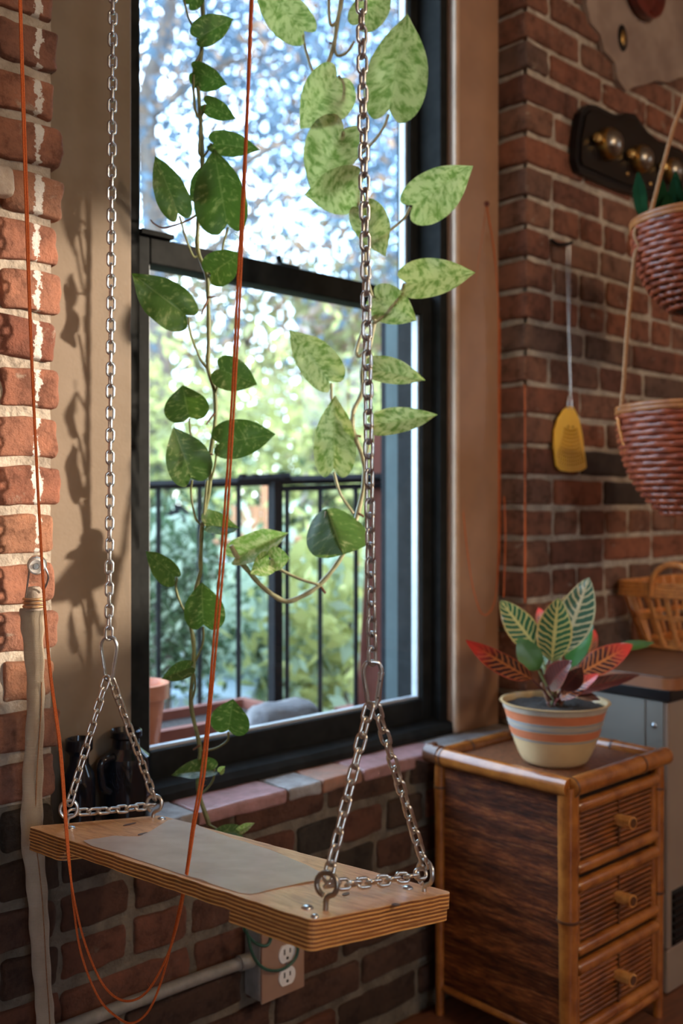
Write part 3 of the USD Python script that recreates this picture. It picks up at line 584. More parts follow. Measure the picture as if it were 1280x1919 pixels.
PITCH, WIRE = 0.0149, 0.00192
def link_mesh(wire=WIRE, pitch=PITCH, width=0.0132, n=8):
    half = (pitch + 2 * wire - width) / 2 + wire * 0.9; rr = width / 2 - wire
    P = []
    for t in np.linspace(-np.pi / 2, np.pi / 2, 8): P.append((half + rr * np.cos(t), rr * np.sin(t)))
    for t in np.linspace(np.pi / 2, 1.5 * np.pi, 8): P.append((-half + rr * np.cos(t), rr * np.sin(t)))
    return tube(np.c_[P, np.zeros(len(P))], wire, n, closed=True)
LINK = link_mesh()
def chain(a, b, m_, phase=0.3, twist=0.0, name='chain', loose=None, sag=0.0):
    """A run of welded links from a to b, every link a piece of its own; beyond the picture (loose) they are joined."""
    a, b = np.asarray(a, float), np.asarray(b, float); L = np.linalg.norm(b - a); n = max(2, int(round(L / PITCH)))
    ax = unit(b - a); s = sub(swing, name); side = unit(np.cross(ax, FWD)); nrm = np.cross(ax, side)
    extra = []
    for i in range(n):
        t = (i + 0.5) / n; c = a + (b - a) * t - sag * 4 * t * (1 - t) * UP
        th = phase + (i % 2) * np.pi / 2 + twist * t + 0.10 * math.sin(i * 1.7)
        e1 = math.cos(th) * side + math.sin(th) * nrm; e2 = np.cross(ax, e1)
        m = frame_to(LINK, c, ax * (L / n / PITCH), e1, e2)
        if loose and c[2] > loose: extra.append(m)
        else: part(s, 'link', m, MAT[m_], smooth=True)
    if extra: part(s, 'upper_links', cat(extra), MAT[m_], smooth=True, kind='stuff')
top_r = at(677, 0, QR); dr = (top_r - at(698, 1243, QR)); dr /= dr[2]
top_l = at(212, 0, QL); dl = (top_l - at(205, 1197, QL)); dl /= dl[2]
def up_to(p, d, z): return p + d * (z - p[2])
hr, hl = up_to(crt, dr, CEIL - 0.035), up_to(clt, dl, CEIL - 0.035)
chain(crt + [0, 0, -0.002], hr, 'zinc', phase=0.75, twist=-1.0, loose=1.62)
chain(clt + [0, 0, -0.002], hl, 'zinc', phase=0.5, twist=-0.45, loose=1.80)
crb, clb = crt - [0, 0, SR - 0.003], clt - [0, 0, SLc - 0.003]
chain(crb + 0.004 * -EY, e_rf + 0.004 * EZ, 'zinc_warm', 0.5, 0.3, 'side_chain'); chain(crb + 0.004 * EY, e_rb + 0.006 * EZ, 'zinc_warm', 0.4, 0.4, 'side_chain')
chain(clb + 0.003 * -EY, e_lf + 0.006 * EZ, 'zinc_warm', 0.2, 0.4, 'side_chain'); chain(clb + 0.003 * EY, e_lb + 0.006 * EZ, 'zinc_warm', 0.5, 0.3, 'side_chain')
chain(e_rf, e_rb, 'zinc_warm', 0.7, 0.3, 'cross_chain', sag=0.003); chain(e_lf - 0.004 * EZ, e_lb - 0.002 * EZ, 'zinc_warm', 0.3, 0.5, 'cross_chain', sag=0.002)
for h_ in (hr, hl):
    part(swing, 'ceiling_hook', cat(tube([h_ + [0.009 * math.cos(t), 0, 0.009 * math.sin(t) + 0.004] for t in np.linspace(0, 2 * np.pi, 20)[:-1]], 0.002, 8, closed=True), rod(h_ + [0, 0, 0.012], [h_[0], h_[1], CEIL + 0.01], 0.0025)), MAT['steel'], smooth=True)

# ================================================================ ORANGE CORD in front of the swing
def cordq(px): return 1.20 - 0.16 * (px - 40) / 340
def cord(pxs, r=0.00135, dq=0.0, n=6): return tube(spline([at(x, y, cordq(x) + dq) for x, y in pxs], n), r, 8)
oc = thing('orange_string', 'thin orange cord looping down in front of the plank swing', 'string', at(250, 1880, 1.1))
topl, topr = at(33, -60, cordq(40)), at(476, -60, cordq(440))
strand1 = [(35, -60), (38, 60), (47, 360), (57, 640), (75, 1000), (90, 1230), (111, 1400), (121, 1530), (128, 1610), (140, 1690), (160, 1770), (190, 1840), (222, 1872), (255, 1873), (285, 1846), (318, 1780), (340, 1700), (352, 1630), (366, 1540), (383, 1450), (394, 1330), (408, 1180), (425, 980), (440, 740), (452, 500), (463, 240), (473, 0), (475, -60)]
strand2 = [(38, -60), (41, 60), (51, 360), (59, 640), (76, 1000), (92, 1230), (114, 1400), (124, 1530), (130, 1610), (138, 1700), (153, 1790), (185, 1870), (222, 1908), (250, 1917), (280, 1892), (305, 1830), (328, 1740), (348, 1640), (361, 1545), (377, 1450), (390, 1330), (402, 1180), (419, 980), (435, 740), (447, 500), (461, 240), (470, 0), (473, -60)]
part(oc, 'strand', cord(strand1), MAT['orange_cord'], smooth=True); part(oc, 'strand', cord(strand2, dq=0.004), MAT['orange_cord'], smooth=True)
part(oc, 'upper_cord', cat([rod(p, [p[0], p[1], CEIL], 0.0022, 8) for p in (topl, topr)]), MAT['orange_cord'], smooth=True)
rng = random.Random(8); fz = []
for i in range(70):
    k = rng.randrange(2, len(strand1) - 2); x0, y0 = strand1[k]; x1, y1 = strand1[k + 1]; t = rng.random()
    a = at(x0 + (x1 - x0) * t, y0 + (y1 - y0) * t, cordq(x0)); d = unit(np.array([rng.uniform(-1, 1), rng.uniform(-1, 1), rng.uniform(-0.5, 0.8)]))
    fz.append(tube(spline([a, a + d * 0.002, a + d * 0.0045 + [0, 0, 0.001]], 2), 0.00012, 3))
part(oc, 'fuzz', cat(fz), MAT['orange_cord'], kind='stuff')

# ================================================================ POTHOS VINES
_o = spline([(0.045, 0.0), (-0.045, 0.11), (-0.075, 0.23), (-0.01, 0.37), (0.11, 0.46), (0.25, 0.495), (0.39, 0.485), (0.53, 0.445), (0.66, 0.365), (0.79, 0.245), (0.90, 0.115), (1.0, 0.0)], 6)
_ou = np.interp(np.linspace(0, 11, len(_o)), range(12), [0, 0.06, 0.13, 0.22, 0.32, 0.42, 0.52, 0.62, 0.72, 0.82, 0.91, 1.0])
def leaf_grid(L, W, fold, droop, lobe, nu=21, nv=7, seed=0, wave=0.006, blade='pothos'):
    """A blade as a grid of veins: each row runs from the midrib out to the margin, so the pattern follows the veins."""
    u = np.linspace(0, 1, nu) ** 1.15; vv = np.linspace(-1, 1, 2 * nv + 1); U, V = np.meshgrid(u, vv, indexing='ij'); A = np.abs(V)
    if blade == 'pothos':
        ox, oy = np.interp(U, _ou, _o[:, 0]), np.interp(U, _ou, _o[:, 1]); mx = 0.045 + 0.955 * U
        k = 1 + 0.12 * math.sin(seed * 2.3)
        x = L * (mx + (ox - mx) * A ** 1.1); y = np.sign(V) * W * oy * A * np.where(V > 0, k, 2 - k)
        pr = oy / 0.495
    else:
        pr = np.sin(np.pi * np.clip(U, 0, 1) ** 0.85) ** 0.75; x = L * U; y = V * W / 2 * pr
    z = np.abs(y) * math.tan(fold) - droop * L * (x / L) ** 2 - 0.35 * droop * W * (V * pr) ** 2
    nz = fbm(np.stack([x * 30 + seed, y * 30, np.full_like(x, seed * 3.3)], -1), 2, seed) - 0.5
    z = z + nz * wave * 1.8 * (0.3 + A)
    pts = np.stack([x, y, z], -1).reshape(-1, 3); m = len(vv); idx = np.arange(nu * m).reshape(nu, m)
    q = np.stack([idx[:-1, :-1], idx[1:, :-1], idx[1:, 1:], idx[:-1, 1:]], -1).reshape(-1, 4)
    uv = np.stack([U + (seed % 97) * 1.0, V], -1).reshape(-1, 2)
    return pts, np.vstack([q[:, [0, 1, 2]], q[:, [0, 2, 3]]]), uv
def put_leaf(parent, b, t, wpx, q, material, seed, roll=0.0, dq=0.0, fold=0.18, droop=0.08, lobe=0.12, blade='pothos', wave=0.006, name='leaf'):
    """A leaf from its petiole point b to its tip t; roll turns it about its midrib, dq tips it away."""
    B, T = at(*b, q), at(*t, q + dq); ex = T - B; L = np.linalg.norm(ex); ex /= L
    n0 = -unit((B + T) / 2 - CAM); n0 = unit(n0 - ex * (n0 @ ex)); y0 = np.cross(n0, ex)
    n = n0 * math.cos(roll) + y0 * math.sin(roll); ey = np.cross(n, ex)
    W = wpx * q / FPX / max(0.45, abs(math.cos(roll)))
    v, f, uv = leaf_grid(L, W, fold, droop, lobe, seed=seed, blade=blade, wave=wave)
    v[:, 2] += droop * L * (v[:, 0] / L) ** 2 * 0.0
    w = B + v[:, :1] * ex + v[:, 1:2] * ey + v[:, 2:] * n
    return part(parent, name, (w, f), MAT[material], smooth=True, uv=uv), B
def stem(parent, name, pxs, q, r, material, dq=None, n=6):
    P = [at(x, y, q + (dq[i] if dq else 0.0)) for i, (x, y) in enumerate(pxs)]
    S = spline(P, n); rr = r * (1 + 0.10 * np.sin(np.arange(len(S)) * 1.1))
    return part(parent, name, tube(S, rr, 8), MAT[material], smooth=True)

QV = 1.535
lv = thing('hanging_pothos', 'long dark green pothos vine trailing straight down in front of the window', 'plant', at(375, 1560, QV))
ls = [(377, -80), (379, 0), (381, 50), (377, 100), (371, 150), (375, 215), (378, 262), (379, 300), (377, 350), (371, 420), (371, 470), (387, 515), (390, 560), (391, 640), (390, 690), (402, 735), (403, 790), (393, 860), (393, 910), (379, 983), (376, 1050), (375, 1074), (356, 1149), (362, 1199), (363, 1238), (358, 1319), (374, 1397), (373, 1433), (372, 1482), (392, 1546)]
dqs = [0.0] * len(ls); dqs[-1] = -0.03; dqs[-2] = -0.02
st = stem(lv, 'stem', ls, QV, 0.0033, 'stem_green', dq=dqs)
for loop_ in ([(379, 95), (363, 130), (364, 190), (370, 218), (377, 216)], [(376, 220), (374, 262), (373, 285), (379, 294)], [(388, 900), (380, 985), (374, 1050), (376, 1072)]):
    part(st, 'side_stem', tube(spline([at(x, y, QV - 0.004) for x, y in loop_], 6), 0.0021, 8), MAT['stem_green'], smooth=True)
for pth in ([(374, 400), (352, 413), (310, 427), (290, 420), (282, 412)], [(390, 560), (377, 590)], [(390, 557), (404, 556)], [(402, 774), (386, 796)], [(376, 1396), (362, 1405)], [(357, 1150), (366, 1150)], [(392, 850), (400, 852)]):
    part(st, 'aerial_root', tube(spline([at(x, y, QV - 0.004) for x, y in pth], 5), np.linspace(0.0018, 0.0011, (len(pth) - 1) * 5 + 1 if len(pth) > 2 else 6), 7), MAT['root_brown'], smooth=True)
LV = [  # base, tip, width, roll, dq, fold, petiole
    ((352, 8), (385, -24), 36, 0.3, 0.0, 0.2, [(345, 0), (352, 30), (366, 60)]),
    ((369, 72), (438, 34), 52, 0.2, 0.01, 0.15, [(369, 72), (376, 88)]),
    ((361, 132), (426, 158), 50, -0.3, 0.0, 0.2, [(363, 140), (364, 200), (372, 218)]),
    ((384, 194), (440, 224), 38, -0.3, 0.0, 0.2, [(384, 196), (381, 210), (377, 220)]),
    ((396, 268), (486, 280), 46, 0.35, 0.0, 0.2, [(396, 268), (388, 285), (379, 296)]),
    ((371, 374), (380, 303), 40, 0.2, 0.01, 0.15, [(371, 374), (376, 396)]),
    ((427, 426), (399, 276), 100, 0.15, -0.02, 0.12, [(427, 426), (418, 460), (412, 492), (398, 517), (390, 518)]),
    ((336, 405), (291, 290), 62, -0.25, -0.01, 0.2, [(336, 405), (348, 445), (362, 480), (373, 478)]),
    ((392, 514), (452, 474), 66, 0.3, -0.01, 0.12, [(392, 512), (390, 516)]),
    ((353, 594), (247, 512), 84, -0.2, -0.02, 0.15, [(353, 594), (357, 625), (374, 670), (389, 691)]),
    ((408, 690), (482, 720), 66, 0.25, 0.0, 0.3, [(409, 692), (410, 712), (403, 740)]),
    ((355, 784), (341, 722), 84, 0.25, -0.01, 0.18, [(355, 784), (358, 815), (375, 850), (389, 856)]),
    ((407, 832), (516, 812), 74, 0.2, 0.0, 0.12, [(407, 832), (403, 870), (394, 905)]),
    ((360, 900), (326, 800), 84, -0.2, -0.01, 0.12, [(360, 900), (358, 925), (366, 970), (377, 984)]),
    ((384, 984), (448, 988), 44, 0.8, 0.03, 0.3, [(384, 984), (378, 986)]),
    ((332, 1082), (273, 1033), 48, 0.55, 0.01, 0.3, [(332, 1082), (330, 1105), (343, 1140), (357, 1152)]),
    ((381, 1174), (377, 1092), 78, 0.15, -0.01, 0.12, [(381, 1174), (380, 1205), (366, 1240)]),
    ((361, 1250), (303, 1272), 34, -0.5, 0.0, 0.3, [(361, 1250), (366, 1285), (358, 1318)]),
    ((428, 1371), (436, 1310), 76, 0.3, 0.0, 0.12, [(428, 1371), (426, 1388), (405, 1402), (378, 1408)]),
    ((402, 1441), (320, 1449), 38, -0.6, 0.0, 0.35, [(402, 1441), (399, 1462), (384, 1482), (373, 1486)]),
    ((452, 1561), (398, 1556), 32, -0.6, -0.01, 0.3, [(452, 1561), (430, 1565), (392, 1546)]),
]
for i, (b, t, w, ro, dq, fo, pet) in enumerate(LV):
    lf, B = put_leaf(lv, b, t, w, QV - 0.012, 'leaf_golden', 101 + i, roll=ro, dq=dq, fold=fo, droop=0.05)
    if pet: part(lf, 'petiole', tube(spline([at(x, y, QV - 0.012 + 0.012 * k / max(1, len(pet) - 1)) for k, (x, y) in enumerate(pet)], 6), 0.0017, 7), MAT['stem_green'], smooth=True)
for b, t, w in (((412, 1448), (422, 1436), 14), ((446, 1560), (476, 1541), 16)):
    put_leaf(lv, b, t, w, QV - 0.01, 'leaf_young', 190, roll=0.4)

QW = 1.62
rv = thing('marbled_pothos', 'pale marbled pothos vine with a drooping pale curl behind the front swing chain', 'plant', at(540, 1130, QW))
rs = [(641, -80), (639, 0), (632, 39), (626, 82), (612, 125), (604, 141), (611, 165), (616, 187), (621, 236), (624, 256), (636, 276), (644, 289), (658, 315), (664, 354), (674, 394), (682, 450), (686, 520), (700, 570), (702, 590), (694, 640), (679, 690), (678, 735), (664, 765), (660, 787), (664, 816), (680, 859), (683, 900), (671, 960), (663, 985), (648, 1028), (625, 1065), (598, 1096), (568, 1116), (537, 1127), (510, 1114), (488, 1096), (466, 1071), (446, 1046), (433, 1022)]
rdq = list(np.linspace(0, 0, 20)) + list(np.linspace(0, -0.09, len(rs) - 20))
rst = stem(rv, 'stem', rs, QW, 0.0040, 'stem_pale', dq=rdq)
part(rst, 'side_stem', tube(spline([at(x, y, QW - 0.005) for x, y in [(701, 588), (680, 620), (668, 655), (672, 668), (682, 660)]], 6), 0.0028, 8), MAT['stem_pale'], smooth=True)
part(rst, 'side_stem', tube(spline([at(x, y, QW - 0.005) for x, y in [(617, -60), (616, 0), (619, 45), (632, 42)]], 6), 0.0028, 8), MAT['stem_pale'], smooth=True)
for pth in ([(625, 82), (617, 80)], [(617, 190), (601, 197)], [(648, 308), (640, 310)], [(638, 268), (646, 250), (648, 240)], [(664, 816), (677, 818)], [(671, 962), (682, 968)], [(598, 1094), (610, 1112)], [(648, 1028), (652, 1030)]):
    part(rst, 'aerial_root', tube(spline([at(x, y, QW - 0.05 * (y > 900)) for x, y in pth], 5), 0.0020, 7), MAT['root_brown'], smooth=True)
RV = [
    ((574, 63), (476, -36), 78, -0.3, -0.02, 0.2, [(566, 66), (576, 105), (590, 142), (603, 142)], 'leaf_marble'),
    ((672, 48), (730, -26), 66, 0.3, 0.02, 0.15, [(664, 78), (650, 98), (632, 104), (626, 86)], 'leaf_marble'),
    ((728, 214), (763, 22), 118, 0.1, -0.03, 0.12, [(728, 214), (718, 240), (694, 272), (664, 300), (652, 306)], 'leaf_marble'),
    ((634, 142), (564, 240), 100, 0.15, -0.01, 0.15, [(634, 142), (643, 158), (640, 185), (618, 197)], 'leaf_marble'),
    ((648, 236), (584, 362), 104, -0.1, 0.01, 0.12, [(644, 246), (638, 262), (628, 262)], 'leaf_marble'),
    ((676, 350), (572, 367), 88, 0.3, -0.02, 0.15, [(676, 350), (668, 356)], 'leaf_marble'),
    ((676, 388), (722, 479), 70, 0.1, 0.0, 0.12, [(676, 388), (672, 392)], 'leaf_marble'),
    ((768, 388), (888, 311), 92, -0.15, -0.02, 0.12, [(768, 388), (758, 408), (730, 432), (694, 452), (684, 456)], 'leaf_marble'),
    ((757, 531), (891, 510), 72, 0.2, -0.02, 0.15, [(757, 531), (748, 556), (722, 588), (704, 604), (700, 602)], 'leaf_marble'),
    ((700, 556), (781, 601), 70, 0.1, 0.01, 0.12, [(700, 556), (692, 562)], 'leaf_marble'),
    ((621, 718), (542, 617), 76, -0.15, -0.01, 0.18, [(621, 718), (622, 752), (634, 785), (655, 815)], 'leaf_marble'),
    ((690, 690), (797, 712), 50, 0.35, 0.0, 0.25, [(690, 690), (680, 694)], 'leaf_marble'),
    ((625, 884), (627, 740), 80, 0.1, -0.01, 0.18, [(625, 884), (638, 926), (662, 962)], 'leaf_marble'),
    ((698, 796), (820, 776), 50, 0.35, 0.0, 0.22, [(698, 796), (690, 835), (684, 880)], 'leaf_marble'),
    ((612, 952), (642, 1036), 120, 0.1, -0.05, -0.85, [(611, 958), (610, 985), (622, 1010), (640, 1032), (648, 1028)], 'leaf_golden'),
    ((436, 1046), (540, 996), 56, 0.55, 0.03, 0.45, None, 'leaf_young'),
    ((508, 1047), (470, 1076), 44, 0.2, -0.02, 0.35, [(508, 1047), (524, 1066), (560, 1084), (598, 1096)], 'leaf_young'),
    ((506, 1046), (543, 1046), 46, -0.3, 0.0, 0.4, None, 'leaf_young'),
]
for i, (b, t, w, ro, dq, fo, pet, m_) in enumerate(RV):
    q0 = QW - 0.014 - (0.07 if b[1] > 930 else 0.0)
    lf, B = put_leaf(rv, b, t, w, q0, m_, 301 + i, roll=ro, dq=dq, fold=fo, droop=0.05)
    if pet: part(lf, 'petiole', tube(spline([at(x, y, q0 + 0.012 * k / max(1, len(pet) - 1)) for k, (x, y) in enumerate(pet)], 6), 0.0024, 7), MAT['stem_pale'], smooth=True)
# the hanging pots they grow from, above the picture
for t_, p, m_ in ((lv, at(377, -80, QV), 'pot_terracotta'), (rv, at(641, -80, QW), 'pot_cream')):
    zc = 2.12; c = np.array([p[0] + 0.03, p[1] - 0.02, zc])
    rim = c + [0, 0, 0.13]
    pot = part(t_, 'planter', lathe([(0, 0), (0.055, 0), (0.085, 0.13), (0.09, 0.13), (0.088, 0.14), (0.078, 0.14), (0.075, 0.115), (0, 0.11)], 28, c), MAT[m_], smooth=40)
    part(pot, 'hanger', cat([rod(c + [0.085 * math.cos(a), 0.085 * math.sin(a), 0.135], [c[0], c[1], CEIL], 0.0015, 6) for a in (0, 2.1, 4.2)]), MAT['rope_tan'])
    edge = c + [-0.085, 0.0, 0.142]
    part(t_, 'stem', tube(spline([c + [-0.02, 0, 0.11], edge, [p[0] - 0.03, p[1], zc + 0.06], p + [0, 0, 0.03], p], 6), 0.0033, 8), MAT['stem_green' if t_ == lv else 'stem_pale'], smooth=True)

# ================================================================ LINEN HOSE AND ITS HANGER
HQ = 1.325
hose = thing('fabric_hose', 'beige woven cotton hose hanging flat against the left brick pier', 'hose', at(85, 1919, HQ))
hp = [(61, 1140, 24), (61, 1165, 23), (62, 1200, 20), (66, 1260, 17), (67, 1310, 16), (65, 1370, 17), (62, 1440, 19), (60, 1510, 20), (60, 1570, 21), (66, 1630, 20), (71, 1690, 19), (74, 1750, 18), (78, 1820, 17), (83, 1880, 17), (86, 1930, 18), (92, 2050, 18), (96, 2160, 19), (98, 2280, 19)]
P = spline([at(x, y, HQ) for x, y, w in hp], 6); W = np.interp(np.linspace(0, 1, len(P)), np.linspace(0, 1, len(hp)), [w for _, _, w in hp]) * HQ / FPX
P[:, 2] = np.maximum(P[:, 2], 0.006)
n = 20; th = np.arange(n + 1) * 2 * np.pi / n; V = []; UVh = []
for i, p in enumerate(P):
    sx = W[i] * (1 + 0.06 * math.sin(i * 0.9)); cr = 0.0045 + 0.002 * math.sin(i * 0.31)
    for j, t in enumerate(th):
        V.append(p + RIGHT * sx * math.copysign(abs(math.cos(t)) ** 0.75, math.cos(t)) - FWD * (cr * math.sin(t) * (1.25 - 0.5 * math.exp(-((math.cos(t) - 0.55) / 0.09) ** 2))))
        UVh.append((j / n * 12.0, i * 0.011))
idx = np.arange(len(P) * (n + 1)).reshape(len(P), n + 1)
q4 = np.stack([idx[:-1, :-1], idx[1:, :-1], idx[1:, 1:], idx[:-1, 1:]], -1).reshape(-1, 4)[:, ::-1]
part(hose, 'hose_sleeve', (np.array(V), np.vstack([q4[:, [0, 1, 2]], q4[:, [0, 2, 3]]])), MAT['linen'], smooth=True, uv=np.array(UVh))
part(hose, 'seam', tube([p + RIGHT * W[i] * 0.55 - FWD * 0.0052 for i, p in enumerate(P[20:])], 0.0008, 5), MAT['rope_tan'], smooth=True)
mtq = HQ - 0.004
part(hose, 'end_cap', lathe([(0, 0.024), (0.007, 0.023), (0.0105, 0.018), (0.0115, 0.010), (0.0115, -0.008), (0, -0.008)], 24, at(64, 1132, mtq)), MAT['pale_stone'], smooth=45)
for k in range(3):
    c = at(64, 1122 + 7 * k, mtq); part(hose, 'coil_ring', tube([c + 0.0132 * (math.cos(t) * RIGHT + math.sin(t) * FWD) for t in np.linspace(0, 2 * np.pi, 25)[:-1]], 0.0020, 8, closed=True), MAT['rust_wire'], smooth=True)
hg = thing('hose_hanger', 'white porcelain wheel and wire bail holding up the cotton hose', 'hook', at(68, 1062, HQ - 0.01))
wc = at(68, 1061, HQ - 0.022)
face = unit(-FWD * 0.9 + RIGHT * 0.25)
def disc_on(c, nrm, prof, nseg=32):
    z = unit(nrm); x = unit(np.cross(UP, z)); y = np.cross(z, x); return frame_to(lathe(prof, nseg), c, x, y, z)
part(hg, 'wheel', disc_on(wc, face, [(0.0042, 0.006), (0.0085, 0.0075), (0.0105, 0.005), (0.0095, 0.0), (0.0105, -0.005), (0.0085, -0.0075), (0.0042, -0.006)]), MAT['porcelain'], smooth=40)
part(hg, 'axle', disc_on(wc, face, [(0, 0.0085), (0.003, 0.0085), (0.0042, 0.0065), (0.0042, -0.03), (0, -0.03)]), MAT['steel'], smooth=40)
part(hg, 'wire_bail', cat(tube(spline([at(56, 1058, HQ - 0.022), at(52, 1090, HQ - 0.018), at(48, 1122, HQ - 0.012)], 6), 0.0013, 8), tube(spline([at(82, 1058, HQ - 0.022), at(90, 1078, HQ - 0.018), at(88, 1092, HQ - 0.014), at(80, 1110, HQ - 0.010)], 6), 0.0013, 8)), MAT['zinc'], smooth=True)
part(hg, 'back_plate', disc_on(wc - face * 0.014, face, [(0, 0.004), (0.012, 0.003), (0.013, -0.020), (0, -0.020)], 20), MAT['dark_steel'], smooth=40)
ps = rough_box([0.05, 0.03, 0.042], 0.012, 3, 0.006, 30, 77); c = at(-12, 338, 1.315); ps.apply_translation(c)
part(wl, 'mortar_lump', ps, MAT['pale_stone'], smooth=True)

# ================================================================ JARS on the sill
def jar(label, xc, yc, prof, lug=None):
    t = thing('glass_jar', label, 'jar', (xc, yc, ZS))
    body = part(t, 'body', lathe(prof, 36, (xc, yc, ZS)), MAT['black_glass'], smooth=35)
    if lug: part(t, 'lug_handle', tube(spline(lug, 6), 0.006, 8), MAT['black_glass'], smooth=True)
    return t
a = on_y(148, 1520, WY + 0.042); b = on_y(236, 1520, WY + 0.045)
ha = on_y(148, 1383, WY + 0.042)[2] - ZS; hb = on_y(236, 1366, WY + 0.045)[2] - ZS
ra = 30 * (a @ FWD) / FPX; rb2 = 45 * (b @ FWD) / FPX
jar('smaller black glass jar at the brick end of the sill', a[0], a[1], [(0, 0.001), (ra, 0.001), (ra, ha * 0.55), (ra * 0.92, ha * 0.62), (ra * 0.62, ha * 0.72), (ra * 0.58, ha * 0.82), (ra * 0.85, ha * 0.88), (ra * 0.85, ha * 0.99), (ra * 0.7, ha), (ra * 0.55, ha * 0.9), (0, ha * 0.85)])
jar('larger black glass jar with a side lug next to the window frame', b[0], b[1], [(0, 0.001), (rb2, 0.001), (rb2, ha * 0.60), (rb2 * 0.96, hb * 0.70), (rb2 * 0.70, hb * 0.76), (rb2 * 0.56, hb * 0.80), (rb2 * 0.55, hb * 0.90), (rb2 * 0.66, hb * 0.92), (rb2 * 0.66, hb * 0.985), (rb2 * 0.58, hb), (rb2 * 0.45, hb * 0.93), (0, hb * 0.9)],
    lug=[b + np.array([-rb2 * 0.75, -0.012, 0]) * 1 + [0, 0, ZS + hb * 0.74 - b[2]], b + np.array([-rb2 * 1.35, -0.014, 0]) + [0, 0, ZS + hb * 0.70 - b[2]], b + np.array([-rb2 * 1.30, -0.014, 0]) + [0, 0, ZS + hb * 0.45 - b[2]], b + np.array([-rb2 * 0.92, -0.012, 0]) + [0, 0, ZS + hb * 0.36 - b[2]]])

# ================================================================ OUTLET, CONDUIT, WIRE under the swing
ob = thing('wall_outlet', 'brown surface-mounted double electrical outlet low on the brick wall', 'outlet', on_y(530, 1860, WY))
op = WY - 0.042
p0, p1 = on_y(489, 1870, op), on_y(569, 1846, op); x0, x1 = p0[0], p1[0]; z0 = 0.166; z1 = 0.284
m = rough_box([x1 - x0 + 0.004, 0.040, z1 - z0 - 0.006], 0.004, 2); m.apply_translation([(x0 + x1) / 2, WY - 0.020, (z0 + z1) / 2]); part(ob, 'back_box', m, MAT['conduit_grey'], smooth=40)
m = rough_box([x1 - x0, 0.005, z1 - z0], 0.002, 2); m.apply_translation([(x0 + x1) / 2, op, (z0 + z1) / 2]); part(ob, 'cover_plate', m, MAT['outlet_plate'], smooth=40)
for zc in (on_y(534, 1828, op)[2], on_y(534, 1785, op)[2]):
    xc = (x0 + x1) / 2 + 0.006
    g = sg.Point(0, 0).buffer(0.0172, 12).intersection(sg.box(-0.02, -0.0142, 0.02, 0.0142)); m = on_wall(prism(g, 0.004), op - 0.001); m.apply_translation([xc, 0, zc])
    rc = part(ob, 'receptacle', m, MAT['porcelain'], smooth=30)
    g = sg.MultiPolygon([sg.box(-0.0075, -0.001, -0.0050, 0.008), sg.box(0.0045, 0.0, 0.0068, 0.007), sg.Point(0, -0.0075).buffer(0.0025, 8)]); m = on_wall(prism(g, 0.0006), op - 0.0049); m.apply_translation([xc, 0, zc]); part(rc, 'slot', m, MAT['slot_dark'])
m = on_wall(prism(sg.Point(0, 0).buffer(0.003, 10), 0.0015), op - 0.0022); m.apply_translation([(x0 + x1) / 2 + 0.006, 0, on_y(534, 1806, op)[2]]); part(ob, 'screw', m, MAT['zinc'])
cd = thing('conduit', 'grey metal conduit pipe running along the bottom of the brick wall', 'pipe', (0.3, WY - 0.012, 0.23))
part(cd, 'pipe', tube(spline([[-0.2, WY - 0.014, 0.236], [0.4, WY - 0.014, 0.236], [0.75, WY - 0.015, 0.235], [0.95, WY - 0.018, 0.233], [x0 + 0.004, WY - 0.02, 0.232]], 6), 0.0098, 12), MAT['conduit_grey'], smooth=True)
part(cd, 'coupling', rod([x0 - 0.026, WY - 0.0185, 0.2325], [x0 - 0.002, WY - 0.02, 0.232], 0.0125, 14), MAT['conduit_grey'], smooth=40)
part(cd, 'pipe_strap', cat(box(0.60, 0.612, WY - 0.027, WY, 0.222, 0.250)), MAT['conduit_grey'])
gw = thing('wire_loop', 'dark green wire loop dangling in front of the outlet plate', 'wire', on_y(500, 1815, WY - 0.07))
part(gw, 'wire', tube(spline([on_y(*p, WY - 0.05) for p in [(470, 1700), (458, 1735), (464, 1752), (480, 1768), (500, 1772), (508, 1755), (500, 1735)]] , 6), 0.0026, 8), MAT['green_wire'], smooth=True)
part(gw, 'wire', tube(spline([on_y(*p, WY - 0.055) for p in [(462, 1745), (474, 1790), (495, 1815), (525, 1818), (549, 1802), (558, 1782), (556, 1755)]], 6), 0.0026, 8), MAT['green_wire'], smooth=True)

# ================================================================ BAMBOO CABINET
CX0, CX1, CY0, CY1, CT = 1.428, 1.728, 0.968, 1.262, 0.492
cb = thing('bamboo_cabinet', 'small three-drawer bamboo cabinet with woven bark sides beside the window', 'cabinet', ((CX0 + CX1) / 2, (CY0 + CY1) / 2, 0))
def bamboo(parent, name, a, b, r, nodes=(), m_='bamboo', r_end=None):
    a, b = np.asarray(a, float), np.asarray(b, float); N = 25; t = np.linspace(0, 1, N); rr = np.full(N, r) if r_end is None else r + (r_end - r) * t
    for k in nodes: rr = rr + r * 0.10 * np.exp(-((t - k) / 0.02) ** 2)
    p = part(parent, name, tube(a + (b - a) * t[:, None], rr, 18), MAT[m_], smooth=50)
    for k in nodes:
        c = a + (b - a) * k; d = unit(b - a); part(p, 'node_ring', rod(c - d * 0.0022, c + d * 0.0022, r * 1.11, 18), MAT['bamboo_dark'], smooth=50)
    return p
pr_ = 0.0165
for (x, y, r) in ((CX0 + 0.004, CY0 + 0.004, 0.0185), (CX1 - 0.002, CY0 + 0.004, 0.012), (CX0 + 0.002, CY1 - 0.004, 0.011), (CX1 - 0.004, CY1 - 0.004, 0.012)):
    nodes = (0.46,) if r > 0.015 else (0.12, 0.52)
    bamboo(cb, 'post', (x, y, CT), (x, y, 0.0), r, nodes, r_end=r * 0.8)
tr_ = 0.0165
